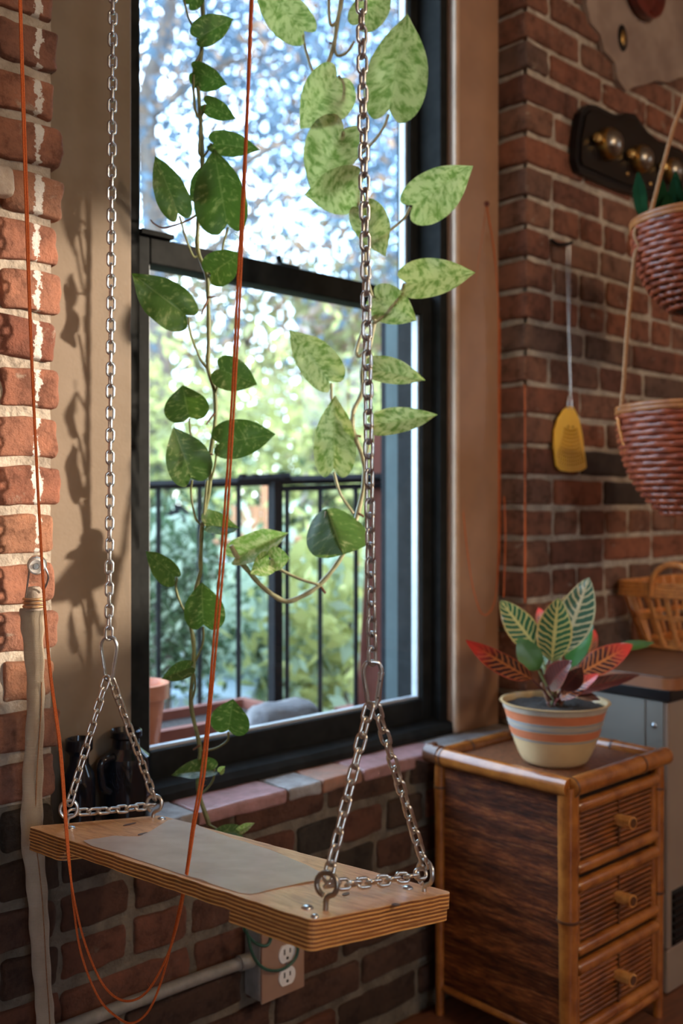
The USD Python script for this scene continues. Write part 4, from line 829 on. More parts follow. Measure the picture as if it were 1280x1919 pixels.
bamboo(cb, 'top_rail', (CX0 - 0.003, CY1 + 0.0, CT), (CX0 - 0.003, CY0 - 0.003, CT), tr_, (0.06,))
bamboo(cb, 'top_rail', (CX0 - 0.003, CY0 - 0.003, CT), (CX1 + 0.014, CY0 - 0.003, CT), tr_, (0.012, 0.70))
bamboo(cb, 'top_rail', (CX1 + 0.004, CY0, CT), (CX1 + 0.004, CY1, CT), 0.0135, (0.35,))
bamboo(cb, 'top_rail', (CX0, CY1, CT), (CX1, CY1, CT), 0.0135, (0.3, 0.7))
c_ = np.array([CX0 - 0.003, CY1 + 0.002, CT + 0.002])
part(cb, 'corner_block', cat(rod(c_ + [0, -0.012, 0], c_ + [0, 0.020, 0], 0.0185, 14), rod(c_ + [0, 0.004, 0.014], c_ + [0, 0.004, 0.022], 0.006, 8)), MAT['bamboo_dark'], smooth=50)
part(cb, 'top_panel', box(CX0 + 0.008, CX1 - 0.006, CY0 + 0.008, CY1 - 0.006, CT - 0.014, CT - 0.002), MAT['cork_top'])
part(cb, 'side_panel', box(CX0 + 0.002, CX0 + 0.010, CY0 + 0.012, CY1 - 0.008, 0.045, CT - 0.014), MAT['bark_weave'], label='side panel of dark woven bark strips')
part(cb, 'side_panel', box(CX1 - 0.012, CX1 - 0.004, CY0 + 0.012, CY1 - 0.008, 0.045, CT - 0.014), MAT['bark_weave'])
part(cb, 'back_panel', box(CX0 + 0.012, CX1 - 0.012, CY1 - 0.012, CY1 - 0.004, 0.045, CT - 0.014), MAT['bark_weave'])
part(cb, 'carcass', box(CX0 + 0.022, CX1 - 0.014, CY0 + 0.016, CY1 - 0.014, 0.045, CT - 0.016), MAT['cabinet_inner'])
DX0, DX1 = CX0 + 0.026, CX1 - 0.018
for k, (z0_, z1_) in enumerate(((0.338, 0.462), (0.198, 0.326), (0.058, 0.186))):
    d = sub(cb, 'drawer'); yf = CY0 + 0.002
    part(d, 'drawer_front', box(DX0 + 0.008, DX1 - 0.006, yf + 0.006, yf + 0.013, z0_ + 0.004, z1_ - 0.004), MAT['cabinet_inner'])
    part(d, 'drawer_rail', rod([DX0, yf, z1_ - 0.010], [DX1, yf, z1_ - 0.010], 0.0115, 14), MAT['bamboo'], smooth=True); part(d, 'drawer_rail', rod([DX0, yf, z0_ + 0.009], [DX1, yf, z0_ + 0.009], 0.0105, 14), MAT['bamboo'], smooth=True)
    part(d, 'drawer_stile', rod([DX1 - 0.005, yf + 0.001, z0_], [DX1 - 0.005, yf + 0.001, z1_], 0.0065, 12), MAT['bamboo'], smooth=True); part(d, 'drawer_stile', rod([DX0 + 0.003, yf + 0.001, z0_], [DX0 + 0.003, yf + 0.001, z1_], 0.0045, 12), MAT['bamboo'], smooth=True)
    nz = 9; zz = np.linspace(z0_ + 0.026, z1_ - 0.028, nz)
    for z in zz: part(d, 'slat', tube([[DX0 + 0.010, yf + 0.002, z], [DX1 - 0.014, yf + 0.002, z]], 0.0046, 8, flat=0.7), MAT['slat_bamboo'], smooth=True)
    xm = (DX0 + DX1) / 2; zm = (z0_ + z1_) / 2 + 0.004
    part(d, 'batten', box(xm - 0.002, xm + 0.002, yf - 0.004, yf + 0.006, z0_ + 0.02, z1_ - 0.02), MAT['bamboo_dark'])
    part(d, 'knob', cat(rod([xm, yf + 0.004, zm], [xm - 0.004, yf - 0.034, zm + 0.002], 0.0112, 14)), MAT['knob_tan'], smooth=45)
    part(d, 'knob_end', rod([xm - 0.004, yf - 0.0335, zm + 0.002], [xm - 0.0041, yf - 0.0355, zm + 0.002], 0.0082, 14), MAT['bamboo_dark'], smooth=45)
bamboo(cb, 'bottom_rail', (CX0 + 0.01, CY0 + 0.004, 0.044), (CX1 - 0.01, CY0 + 0.004, 0.044), 0.009)
bamboo(cb, 'bottom_rail', (CX0 + 0.003, CY0 + 0.01, 0.052), (CX0 + 0.003, CY1 - 0.01, 0.052), 0.007)

# ================================================================ CROTON IN A STRIPED BOWL
PB = np.array([1.556, 1.086, CT - 0.002])
cr = thing('potted_croton', 'croton with yellow-veined leaves in a striped bowl on the bamboo cabinet', 'plant', PB)
R0, Hp = 0.1035, 0.114
def bowl_r(t): return R0 * (0.52 + 0.40 * t ** 0.62 if t < 0.62 else 0.52 + 0.40 * 0.62 ** 0.62 + (t - 0.62) * 0.28)
bt = np.linspace(0, 1, 30); prof = [(0, 0.0), (R0 * 0.46, 0.0)] + [(bowl_r(t), 0.002 + t * (Hp - 0.004)) for t in bt] + [(R0 * 0.985, Hp), (R0 * 0.93, Hp + 0.001), (R0 * 0.90, Hp - 0.004), (R0 * 0.86, Hp - 0.03), (0, Hp - 0.04)]
pot = part(cr, 'bowl', lathe(prof, 48, PB), MAT['pot_cream'], smooth=45, label='cream stoneware bowl with terracotta and slate bands')
def band(t0, t1, m_, nm='stripe', out=0.0009):
    ts = np.linspace(t0, t1, 7); pr2 = [(bowl_r(ts[0]) - 0.001, 0.002 + ts[0] * (Hp - 0.004))] + [(bowl_r(t) + out, 0.002 + t * (Hp - 0.004)) for t in ts] + [(bowl_r(ts[-1]) - 0.001, 0.002 + ts[-1] * (Hp - 0.004))]
    part(pot, nm, lathe(pr2, 48, PB), MAT[m_], smooth=45)
band(0.765, 0.905, 'pot_terracotta'); band(0.72, 0.76, 'pot_slate'); band(0.668, 0.715, 'pot_rim', out=0.0013); band(0.625, 0.662, 'pot_slate'); band(0.485, 0.615, 'pot_terracotta'); band(0.445, 0.470, 'pot_slate'); band(0.915, 0.995, 'pot_rim', out=0.0022)
sv = []; nr, nt = 12, 36
X = lathe([(0.0005, 0)] + [(R0 * 0.92 * k / nr, 0) for k in range(1, nr + 1)], nt, PB + [0, 0, Hp - 0.010]); vv = np.asarray(X.vertices).copy(); vv[:, 2] += (fbm(vv * 90, 3, 5) - 0.5) * 0.012; X.vertices = vv
part(cr, 'soil', X, MAT['soil'], smooth=True, kind='stuff')
rng = random.Random(5); qc = float(PB @ FWD)
core = PB + [0, 0, Hp - 0.012]
part(cr, 'stem', cat(rod(core, core + [0.002, 0.003, 0.055], 0.0045, 8), rod(core + [0.006, -0.006, 0], core + [0.02, -0.02, 0.04], 0.0035, 8), rod(core + [-0.006, 0.006, 0], core + [-0.018, 0.016, 0.045], 0.0035, 8)), MAT['root_brown'], smooth=True)
CR = [  # base, tip, width, depth offset, tip offset, material, roll, fold, droop
    ((1013, 1222), (937, 1125), 48, -0.01, 0.02, 'croton_green', 0.1, 0.2, 0.05),
    ((1034, 1240), (1046, 1120), 56, -0.02, -0.01, 'croton_green', 0.1, 0.22, 0.02),
    ((1054, 1222), (1105, 1082), 58, -0.01, 0.0, 'croton_teal', -0.15, 0.15, 0.04),
    ((1050, 1230), (1066, 1112), 50, 0.035, 0.04, 'croton_green', -0.1, 0.2, 0.03),
    ((1072, 1250), (1098, 1130), 44, 0.06, 0.05, 'croton_plain', 0.3, 0.2, 0.03),
    ((1010, 1256), (972, 1196), 40, -0.03, 0.0, 'croton_plain', -0.1, 0.15, 0.05),
    ((1018, 1252), (990, 1170), 36, 0.02, 0.04, 'croton_teal', 0.2, 0.2, 0.05),
    ((998, 1274), (873, 1204), 34, -0.03, -0.03, 'croton_red', 0.5, 0.3, 0.05),
    ((1084, 1264), (1186, 1206), 40, -0.01, 0.0, 'croton_red', 0.3, 0.2, 0.03),
    ((1150, 1214), (1228, 1203), 16, 0.05, 0.08, 'croton_plain', 0.3, 0.2, 0.02),
    ((1026, 1288), (1066, 1240), 34, -0.05, -0.08, 'croton_maroon', 0.5, 0.35, 0.05),
    ((1052, 1294), (1090, 1254), 34, -0.04, -0.05, 'croton_maroon', -0.4, 0.3, 0.05),
    ((1060, 1300), (1200, 1262), 22, -0.02, 0.0, 'croton_maroon', 0.6, 0.4, 0.03),
    ((1070, 1296), (1128, 1308), 16, -0.02, 0.0, 'croton_maroon', 0.4, 0.3, 0.15),
    ((1048, 1310), (1122, 1262), 24, -0.04, -0.03, 'croton_red', 0.5, 0.3, 0.02),
    ((1020, 1180), (1008, 1136), 18, 0.05, 0.06, 'croton_red', 0.2, 0.2, 0.02),
    ((1100, 1240), (1114, 1176), 22, 0.07, 0.09, 'croton_red', 0.2, 0.2, 0.02),
]
for i, (b, t, w, d0, dq, m_, ro, fo, dr_) in enumerate(CR):
    lf, B = put_leaf(cr, b, t, w * 1.18, qc + d0, m_, 0 if m_.startswith('croton_') else 500 + i, roll=ro, dq=dq, fold=fo, droop=dr_, lobe=0.0, blade='lance', wave=0.003)
    part(lf, 'petiole', tube(spline([B, (B + core + [0, 0, 0.02]) / 2 + [0, 0, -0.004], core + [rng.uniform(-.012, .012), rng.uniform(-.012, .012), 0.006]], 5), 0.0020, 6), MAT['stem_green' if 'red' not in m_ and 'maroon' not in m_ else 'croton_maroon'], smooth=True)

# ================================================================ COUNTER, APPLIANCE, BASKET
ctop = thing('counter_top', 'brown wooden counter slab with rounded corners above the white appliance', 'counter', (2.2, 1.13, 0.61))
KZ = 0.632
g = sg.box(1.79, 0.972, 2.95, WY - 0.006).buffer(-0.03).buffer(0.03, quad_segs=8)
m = prism(g, 0.022); m.apply_translation([0, 0, KZ - 0.026]); part(ctop, 'edge_band', m, MAT['counter_edge'], smooth=40)
m = prism(g.buffer(-0.004), 0.004); m.apply_translation([0, 0, KZ - 0.004]); part(ctop, 'slab', m, MAT['counter_wood'], smooth=40)
ap = thing('appliance', 'white enamel kitchen appliance with a dark vent behind the bamboo cabinet', 'appliance', (2.2, 1.13, 0))
AX = 1.808; AY = 0.995
part(ap, 'body', rb(AX, 2.5, AY, WY - 0.006, 0.088, KZ - 0.052, 0.008), MAT['white_enamel'], smooth=40)
part(ap, 'black_band', rb(AX - 0.006, 2.5, AY - 0.008, WY - 0.03, KZ - 0.0515, KZ - 0.0265, 0.004), MAT['black_gloss'], smooth=40)
part(ap, 'side_panel', box(AX - 0.003, AX + 0.002, AY + 0.050, WY - 0.01, 0.10, KZ - 0.053), MAT['grey_enamel'])
part(ap, 'side_strip', box(AX - 0.002, AX + 0.002, AY + 0.010, AY + 0.047, 0.10, KZ - 0.053), MAT['grey_enamel'])
c = np.array([AX - 0.003, AY + 0.03, on_plane(1210, 1356, (AX, 0, 0), np.array([1.0, 0, 0]))[2]])
part(ap, 'screw', disc_on(c, (-1, 0, 0), [(0, 0.003), (0.004, 0.0025), (0.006, 0.0)], 16), MAT['steel'], smooth=50)
part(ap, 'vent_recess', box(AX + 0.012, 2.49, AY - 0.002, AY + 0.004, 0.096, 0.205), MAT['slot_dark'])
for k in range(7): part(ap, 'vent_slat', box(AX + 0.012, 2.49, AY - 0.007, AY - 0.001, 0.100 + k * 0.015, 0.1085 + k * 0.015), MAT['black_gloss'])
part(ap, 'kick_plate', rb(AX + 0.004, 2.5, AY + 0.004, WY - 0.02, 0.0, 0.0875, 0.006), MAT['white_enamel'], smooth=40)

# open-work wicker basket on the counter
bk = thing('wicker_basket', 'open-work orange wicker basket with hoop handles on the brown counter', 'basket', (2.2, 1.09, KZ))
bx, by, bw, bl, bh = 2.235, 1.095, 0.125, 0.165, 0.155
def rect_loop(w, l, z, r=0.03, n=56):
    g = sg.box(-w, -l, w, l).buffer(-r).buffer(r, quad_segs=6); return np.array([(bx + p.x, by + p.y, z) for p in (g.exterior.interpolate(i / n, normalized=True) for i in range(n))])
bw0, bl0, bw1, bl1 = 0.112, 0.150, 0.150, 0.190
lo_ = rect_loop(bw0, bl0, KZ + 0.008); hi_ = rect_loop(bw1, bl1, KZ + bh)
part(bk, 'base', cat(*[tube(rect_loop(bw0 - 0.002 * k, bl0 - 0.002 * k, KZ + 0.006 + 0.007 * k), 0.0042, 7, closed=True) for k in range(3)], box(bx - bw0 + 0.02, bx + bw0 - 0.02, by - bl0 + 0.02, by + bl0 - 0.02, KZ + 0.002, KZ + 0.006)), MAT['wicker'], smooth=True)
for k in range(56):
    a_, b_ = lo_[k], hi_[k]; d = unit(np.cross(b_ - a_, [0, 0, 1.0])); m = tube(np.array([a_, (a_ + b_) / 2, b_]), 0.0072 if k % 2 == 0 else 0.004, 6, flat=0.55)
    if k % 2 == 0: part(bk, 'stake', m, MAT['wicker'], smooth=40)
for f_, n_ in ((0.45, 2),):
    mid = lo_ + (hi_ - lo_) * f_
    for k in range(n_): part(bk, 'mid_band', tube(mid + [0, 0, 0.006 * k], 0.0036, 7, closed=True), MAT['wicker'], smooth=True)
for k in range(4):
    part(bk, 'rim_strand', tube(rect_loop(bw1 + 0.002 - 0.0006 * k, bl1 + 0.002 - 0.0006 * k, KZ + bh - 0.028 + 0.009 * k), 0.0048, 8, closed=True), MAT['wicker'], smooth=True)
hy = by + 0.02
part(bk, 'handle', tube(spline([[bx - bw1 - 0.002, hy + 0.075, KZ + bh - 0.03], [bx - bw1 - 0.006, hy + 0.066, KZ + bh + 0.018], [bx - bw1 - 0.007, hy + 0.035, KZ + bh + 0.044], [bx - bw1 - 0.007, hy - 0.005, KZ + bh + 0.044], [bx - bw1 - 0.006, hy - 0.036, KZ + bh + 0.018], [bx - bw1 - 0.002, hy - 0.045, KZ + bh - 0.03]], 8), 0.0072, 9), MAT['wicker'], smooth=True)
part(bk, 'handle', tube(spline([[bx + bw1 + 0.002, hy + 0.075, KZ + bh - 0.03], [bx + bw1 + 0.006, hy + 0.066, KZ + bh + 0.018], [bx + bw1 + 0.007, hy + 0.015, KZ + bh + 0.046], [bx + bw1 + 0.006, hy - 0.036, KZ + bh + 0.018], [bx + bw1 + 0.002, hy - 0.045, KZ + bh - 0.03]], 8), 0.0072, 9), MAT['wicker'], smooth=True)
for k, (dx, dy, r_) in enumerate(((-0.06, 0.02, 0.036),)):
    m = lathe([(0.002, 0)] + [(r_ * math.sin(t), r_ * (1 - math.cos(t)) * (1 - 0.06 * math.sin(t))) for t in np.linspace(0.2, 2.95, 12)] + [(0.002, r_ * 1.86)], 20, (bx + dx, by + dy, KZ + 0.006))
    t = thing('apple', 'round red fruit half seen through the slots of the wicker basket', 'fruit', (bx + dx, by + dy, KZ + 0.006))
    part(t, 'flesh', m, MAT['red_enamel'], smooth=True); part(t, 'stalk', rod([bx + dx, by + dy, KZ + r_ * 1.8], [bx + dx + 0.003, by + dy, KZ + r_ * 2.25], 0.0012, 6), MAT['root_brown'])

# ================================================================ HANGING BASKETS
def hanging_basket(label, c, R, H, rows, m_):
    t = thing('hanging_basket', label, 'basket', c)
    def rad(s): return R * (1 - s ** 2.2 * 0.78) ** 0.62
    for k in range(rows):
        s = (k + 0.5) / rows; n = 72; th = np.arange(n) * 2 * np.pi / n
        rr = rad(s) + 0.0022 * np.sin(th * 18 + (k % 2) * np.pi)
        part(t, 'wicker_strand', tube(np.stack([c[0] + rr * np.cos(th), c[1] + rr * np.sin(th), np.full(n, c[2] - s * H)], 1), H / rows * 0.56, 6, closed=True), MAT[m_], smooth=True)
    for k in range(18):
        a = k * 2 * np.pi / 18; part(t, 'rib', tube(np.array([[c[0] + (rad(s) - 0.001) * math.cos(a), c[1] + (rad(s) - 0.001) * math.sin(a), c[2] - s * H] for s in np.linspace(0, 1, 9)]), 0.0030, 6), MAT[m_], smooth=True)
    part(t, 'liner', lathe([(rad(s) - 0.005, -s * H) for s in np.linspace(0.02, 1, 12)] + [(0, -H)], 36, c), MAT['cabinet_inner'], smooth=True)
    for k in range(2): part(t, 'rim', tube(np.stack([c[0] + (R + 0.003) * np.cos(th), c[1] + (R + 0.003) * np.sin(th), np.full(72, c[2] + 0.003 + 0.008 * k)], 1), 0.0055, 8, closed=True), MAT['rim_brown'], smooth=True)
    return t
QB = 1.95
cl_ = at(1308, 775, QB); cu_ = at(1312, 425, QB)
RL, RU = 143 / FPX * QB, 120 / FPX * QB
hbl = hanging_basket('lower round dark red wicker hanging basket', cl_, RL, 0.20, 17, 'wicker_red')
hbu = hanging_basket('upper round dark red wicker hanging basket with green leaves', cu_, RU, 0.165, 15, 'wicker_red')
part(hbl, 'rim_clip', lathe([(0, 0.005), (0.005, 0.004), (0.006, 0), (0, -0.005)], 12, at(1164, 768, QB - 0.005)), MAT['steel'], smooth=True)
part(hbl, 'trailing_stem', tube(spline([at(1158, 782, QB - 0.01), at(1166, 820, QB - 0.01), at(1178, 855, QB - 0.005)], 6), 0.0035, 7), MAT['wicker'], smooth=True)
rp = thing('hanging_rope', 'tan rope holding the two wicker baskets one above the other', 'rope', cl_ + [0, 0, 0.3])
def twisted(pxs, q, r=0.0042): return tube(spline([at(x, y, q) for x, y in pxs], 8), r, 8)
part(rp, 'strand', twisted([(1304, 60), (1292, 130), (1280, 190), (1262, 240), (1240, 320), (1222, 390), (1212, 420)], QB - 0.01), MAT['rope_tan'], smooth=True)
part(rp, 'strand', twisted([(1216, 418), (1196, 424), (1190, 440), (1198, 458), (1208, 464)], QB - 0.015), MAT['rope_tan'], smooth=True)
part(rp, 'strand', twisted([(1206, 462), (1192, 472), (1186, 510), (1179, 580), (1173, 650), (1169, 715), (1164, 766)], QB - 0.012), MAT['rope_tan'], smooth=True)
aU = at(1304, 60, QB - 0.01); part(rp, 'strand', cat(rod(aU, [cu_[0], cu_[1], CEIL], 0.0042, 8), *[rod(cu_ + [RU * math.cos(a), RU * math.sin(a), 0.01], aU, 0.0036, 6) for a in (0.0, -1.2)], *[rod(cl_ + [RL * math.cos(a), RL * math.sin(a), 0.01], cu_ + [RU * math.cos(a), RU * math.sin(a), 0], 0.0036, 6) for a in (0.0, -1.2)]), MAT['rope_tan'], smooth=True)
fp = thing('leafy_plant', 'dark green leafy plant growing in the upper wicker basket', 'plant', cu_)
rng = random.Random(21)
for k in range(16):
    a = rng.uniform(0, 6.28); rr = rng.uniform(0.02, RU * 0.9); bq = QB + rr * 0.3 * math.sin(a)
    bxp, byp = 1300 + rr * math.cos(a) * FPX / QB, 415
    if k == 0: b_, t_ = (1262, 412), (1240, 352)
    elif k == 1: b_, t_ = (1272, 410), (1262, 318)
    elif k == 2: b_, t_ = (1275, 414), (1232, 392)
    else: b_, t_ = (bxp, byp), (bxp + rng.uniform(-30, 30), byp - rng.uniform(40, 100))
    put_leaf(fp, b_, t_, 26, bq, 'leaf_dark', 700 + k, roll=rng.uniform(-0.6, 0.6), blade='lance', lobe=0)
part(fp, 'soil', lathe([(0, 0.0), (RU * 0.93, -0.004), (RU * 0.9, -0.02), (0, -0.02)], 28, cu_), MAT['soil'], smooth=True)

# ================================================================ THINGS ON THE RIGHT PIER
sw_ = thing('fly_swatter', 'yellow plastic fly swatter hanging by its wire from a nail', 'fly swatter', on_y(1066, 455, WY - 0.012))
Ys = WY - 0.012
def wpt(px, py): return on_y(px, py, Ys)
out = [(1063, 763), (1073, 763), (1084, 785), (1090, 815), (1096, 862), (1098, 876), (1088, 882), (1068, 884), (1050, 881), (1042, 872), (1038, 840), (1038, 808), (1045, 785), (1056, 768)]
g = sg.Polygon([wpt(*p)[[0, 2]] for p in out]).buffer(-0.003).buffer(0.004)
ap_ = wpt(1068, 752)[[0, 2]]; holes = []
for i in range(-6, 7):
    for j in range(12):
        d_ = 0.050 + 0.0085 * j; ang = -math.pi / 2 + i * 0.062 + 0.01
        if d_ < 0.06 and abs(i) > 3 or d_ < 0.05 + 0.002 * (6 - abs(i)): continue
        c = ap_ + d_ * np.array([math.cos(ang), math.sin(ang)])
        holes.append(affinity.rotate(sg.box(c[0] - 0.0019, c[1] - 0.0026, c[0] + 0.0019, c[1] + 0.0026), math.degrees(ang) + 90))
inn = g.buffer(-0.005)
from shapely import union_all
g2 = g.difference(union_all([h for h in holes if inn.contains(h)]))
part(sw_, 'paddle', on_wall(prism(g2, 0.003), Ys + 0.0015), MAT['yellow_plastic'])
part(sw_, 'wire_handle', tube(spline([wpt(1064, 770), wpt(1065, 745), wpt(1068, 730), wpt(1064, 600), wpt(1062, 470), wpt(1065, 458), wpt(1068, 470), wpt(1067, 600), wpt(1070, 730), wpt(1071, 748), wpt(1071, 770)], 6), 0.0014, 7), MAT['zinc'], smooth=True)
part(sw_, 'ferrule', cat(rod(wpt(1063, 752), wpt(1064, 768), 0.0022, 8), rod(wpt(1071, 752), wpt(1071, 768), 0.0022, 8)), MAT['zinc'], smooth=True)
nl = thing('wall_nail', 'bent black iron nail carrying the yellow fly swatter', 'nail', on_y(1050, 455, WY))
part(nl, 'nail', tube(spline([on_y(1034, 451, WY + 0.02), on_y(1034, 451, WY - 0.004), on_y(1046, 458, WY - 0.012), on_y(1066, 457, WY - 0.018), on_y(1072, 454, WY - 0.018)], 6), 0.0036, 8), MAT['iron'], smooth=True)

pq = thing('gauge_plaque', 'black wooden plaque with three brass domed gauges on the brick pier', 'wall plaque', on_y(1170, 290, WY))
def wp2(px, py): return on_y(px, py, WY - 0.02)[[0, 2]]
ol = [(1086, 318), (1080, 300), (1082, 262), (1090, 212), (1102, 198), (1118, 200), (1150, 216), (1163, 218), (1172, 213), (1190, 216), (1200, 230), (1215, 250), (1234, 266), (1252, 272), (1275, 282), (1290, 296), (1290, 385), (1270, 388), (1240, 374), (1200, 362), (1160, 350), (1118, 332)]
g = sg.Polygon([wp2(*p) for p in ol]).buffer(-0.006).buffer(0.009, quad_segs=5)
part(pq, 'board', on_wall(prism(g, 0.018), WY - 0.002), MAT['black_wood'], smooth=30)
part(pq, 'raised_panel', on_wall(prism(g.buffer(-0.014), 0.006), WY - 0.020), MAT['black_gloss'], smooth=30)
for k, (px, py, rpx) in enumerate(((1136, 272, 31), (1196, 300, 27), (1254, 322, 24))):
    c = on_y(px, py, WY - 0.026); rr = rpx * (c @ FWD) / FPX * 0.95
    gz = part(pq, 'gauge', disc_on(c, (0, -1, 0), [(rr, -0.004), (rr * 1.02, 0.014), (rr * 0.9, 0.022), (rr * 0.84, 0.018)], 32), MAT['brass'], smooth=40)
    part(gz, 'dome', disc_on(c, (0, -1, 0), [(rr * 0.88, 0.012)] + [(rr * 0.88 * math.cos(t), 0.012 + rr * 0.75 * math.sin(t)) for t in np.linspace(0.15, 1.5, 9)] + [(0.0005, 0.012 + rr * 0.75)], 32), MAT['dark_steel'], smooth=True)
    part(gz, 'neck', disc_on(c + [-rr * 0.95, 0, 0], (-1, -0.6, 0), [(0, 0.03), (0.010, 0.028), (0.013, 0.012), (0.010, 0)], 18), MAT['brass'], smooth=40)
for p in ((1176, 326), (1219, 345)):
    part(pq, 'screw', disc_on(on_y(*p, WY - 0.027), (0, -1, 0), [(0, 0.004), (0.004, 0.003), (0.0055, 0.0)], 14), MAT['brass'], smooth=50)
ro_ = thing('hanging_pan', 'dark red round pan hanging high on the right pier', 'pan', on_y(1200, 0, WY))
c = on_y(1196, -22, WY - 0.012); part(ro_, 'bowl', disc_on(c, (0, -1, 0), [(0, -0.008), (0.062, -0.004), (0.078, 0.012), (0.080, 0.03), (0.074, 0.03), (0.06, 0.012), (0, 0.006)], 36), MAT['red_enamel'], smooth=45)
part(ro_, 'handle', tube(spline([c + [0, -0.012, 0.075], c + [0, -0.012, 0.15], c + [0, -0.008, 0.24]], 5), 0.007, 8), MAT['red_enamel'], smooth=True)
part(ro_, 'hook', rod(c + [0, 0.02, 0.235], c + [0, -0.014, 0.235], 0.003, 8), MAT['iron'])
bo = thing('keyhole_plate', 'small oval brass plate in a dark rim under the red pan', 'plate', on_y(1165, 72, WY))
c = on_y(1165, 72, WY - 0.010); e = lathe([(0, 0.006), (0.6, 0.005), (0.95, 0.003), (1, -0.006), (0, -0.006)], 28); v = np.asarray(e.vertices).copy(); e.vertices = np.stack([c[0] + v[:, 0] * 0.022, c[1] - v[:, 2], c[2] + v[:, 1] * 0.034], -1)
part(bo, 'dark_rim', e, MAT['black_wood'], smooth=40)
e2 = e.copy(); v = np.asarray(e2.vertices); e2.vertices = (v - c) * [0.5, 1.6, 0.6] + c; part(bo, 'brass_face', e2, MAT['brass'], smooth=40)

oc2 = thing('blind_cord', 'bundle of thin orange cords hanging beside the right brick pier edge', 'cord', on_y(940, 1130, WY + 0.06))
for pxs, Y in (([(934, 560), (935, 640), (934, 760), (937, 900), (938, 1000), (932, 1080), (926, 1130), (912, 1152), (898, 1142), (884, 1090), (874, 1020), (868, 960)], WY + 0.070),
               ([(950, 600), (948, 700), (946, 800), (943, 900), (938, 1000), (934, 1060), (930, 1110)], WY + 0.066), ([(958, 720), (964, 800), (964, 900), (962, 1000), (958, 1080), (960, 1130)], WY - 0.008), ([(970, 960), (973, 1050), (970, 1130)], WY - 0.008), ([(945, 930), (947, 1010), (944, 1120)], WY + 0.03)):
    if Y < WY: P_ = [on_y(px if px > 986 else 986 + (px - 986) * 0.1, py, Y) for px, py in pxs]; P_ = [p * [1, 1, 1] for p in P_]
    else: P_ = [on_y(px, py, Y) for px, py in pxs]
    P_ = [np.array([min(p[0], PX1 - 0.006) if Y > WY else p[0], p[1], p[2]]) for p in P_]
    part(oc2, 'strand', tube(spline(P_, 5), 0.0013, 6), MAT['orange_cord'], smooth=True)
part(oc2, 'cord_cleat', rod(on_y(912, 382, WY + 0.082), on_y(912, 382, WY + 0.066), 0.006, 10), MAT['red_enamel'], smooth=40)
part(oc2, 'lead_cord', cat(tube(spline([on_y(912, 384, WY + 0.068), on_y(926, 470, WY + 0.068), on_y(934, 560, WY + 0.070)], 5), 0.0012, 6), tube(spline([on_y(912, 384, WY + 0.068), on_y(870, 700, WY + 0.072), on_y(868, 960, WY + 0.070)], 5), 0.0004, 5)), MAT['orange_cord'], smooth=True)

# ================================================================ OUTSIDE THE WINDOW
GZ = -1.2
single('garden_ground', box(-30, 40, 1.9, 60, GZ - 0.1, GZ), MAT['lawn'], kind='structure')
ef = thing('wall_exterior', **struct)
part(ef, 'facing', cat(box(FX1 + 0.06, FX1 + 0.9, WY + 0.201, WY + 0.26, -1.2, CEIL), box(FX0 - 0.9, FX0 - 0.02, WY + 0.201, WY + 0.26, -1.2, CEIL), box(FX0 - 0.019, FX1 + 0.059, WY + 0.201, WY + 0.26, -1.2, ZS - 0.02)), MAT['facade_brick'])
part(ef, 'storm_track', box(FX1 - 0.012, FX1 + 0.001, Yf + 0.1255, Yf + 0.175, ZS + 0.03, 1.38), MAT['storm_grey'])
part(ef, 'storm_track', box(FX1 - 0.010, FX1 + 0.001, Yf + 0.176, Yf + 0.192, ZS + 0.03, 1.38), MAT['iron'])
pl = thing('leaning_board', 'dark red weathered board standing upright outside the lower window pane', 'board', at(690, 1310, 2.5))
P4 = [at(703, 770, 2.46), at(737, 770, 2.46), at(728, 1330, 2.46), at(668, 1330, 2.46)]
mm = cat((np.array(P4 + [p + FWD * 0.03 for p in P4]), np.array([[0, 1, 2], [0, 2, 3], [4, 6, 5], [4, 7, 6], [0, 4, 5], [0, 5, 1], [1, 5, 6], [1, 6, 2], [2, 6, 7], [2, 7, 3], [3, 7, 4], [3, 4, 0]]))); mm.fix_normals()
part(pl, 'plank', mm, MAT['planter_wood'])
part(pl, 'footing', box(*sorted([P4[2][0], P4[3][0] - 0.02]), *sorted([P4[2][1], P4[3][1] + 0.06]), GZ, P4[2][2]), MAT['planter_wood'])

# fire-escape railing
rl = thing('balcony_railing', 'black iron balcony railing outside the window', 'railing', at(500, 1320, 2.45))
def rail_seg(a, b, r): return cat(tube(np.array([a, b]), r, 4))
A0, A1, A2 = at(200, 912, 2.42), at(516, 901, 2.42), at(790, 893, 2.46)
zt = A0[2]; zb = at(516, 1400, 2.42)[2]
part(rl, 'top_rail', rail_seg(A0, A1, 0.011), MAT['iron']); part(rl, 'top_rail', rail_seg(A1, A2, 0.011), MAT['iron'])
part(rl, 'mid_rail', rail_seg(at(516, 916, 2.42), at(790, 908, 2.46), 0.007), MAT['iron'])
part(rl, 'bottom_rail', rail_seg([A0[0], A0[1], zb], [A1[0], A1[1], zb], 0.010), MAT['iron']); part(rl, 'bottom_rail', rail_seg([A1[0], A1[1], zb], [A2[0], A2[1], zb], 0.010), MAT['iron'])
for px in (222, 297, 374, 447): p = at(px, 905, 2.42); part(rl, 'baluster', rod([p[0], p[1], zt], [p[0], p[1], zb], 0.0062, 6), MAT['iron'])
for px in (538, 600, 667, 735): p = at(px, 900, 2.44); part(rl, 'baluster', rod([p[0], p[1], zt], [p[0], p[1], zb], 0.0062, 6), MAT['iron'])
part(rl, 'post', box(A1[0] - 0.013, A1[0] + 0.013, A1[1] - 0.013, A1[1] + 0.013, GZ, zt + 0.012), MAT['iron'])
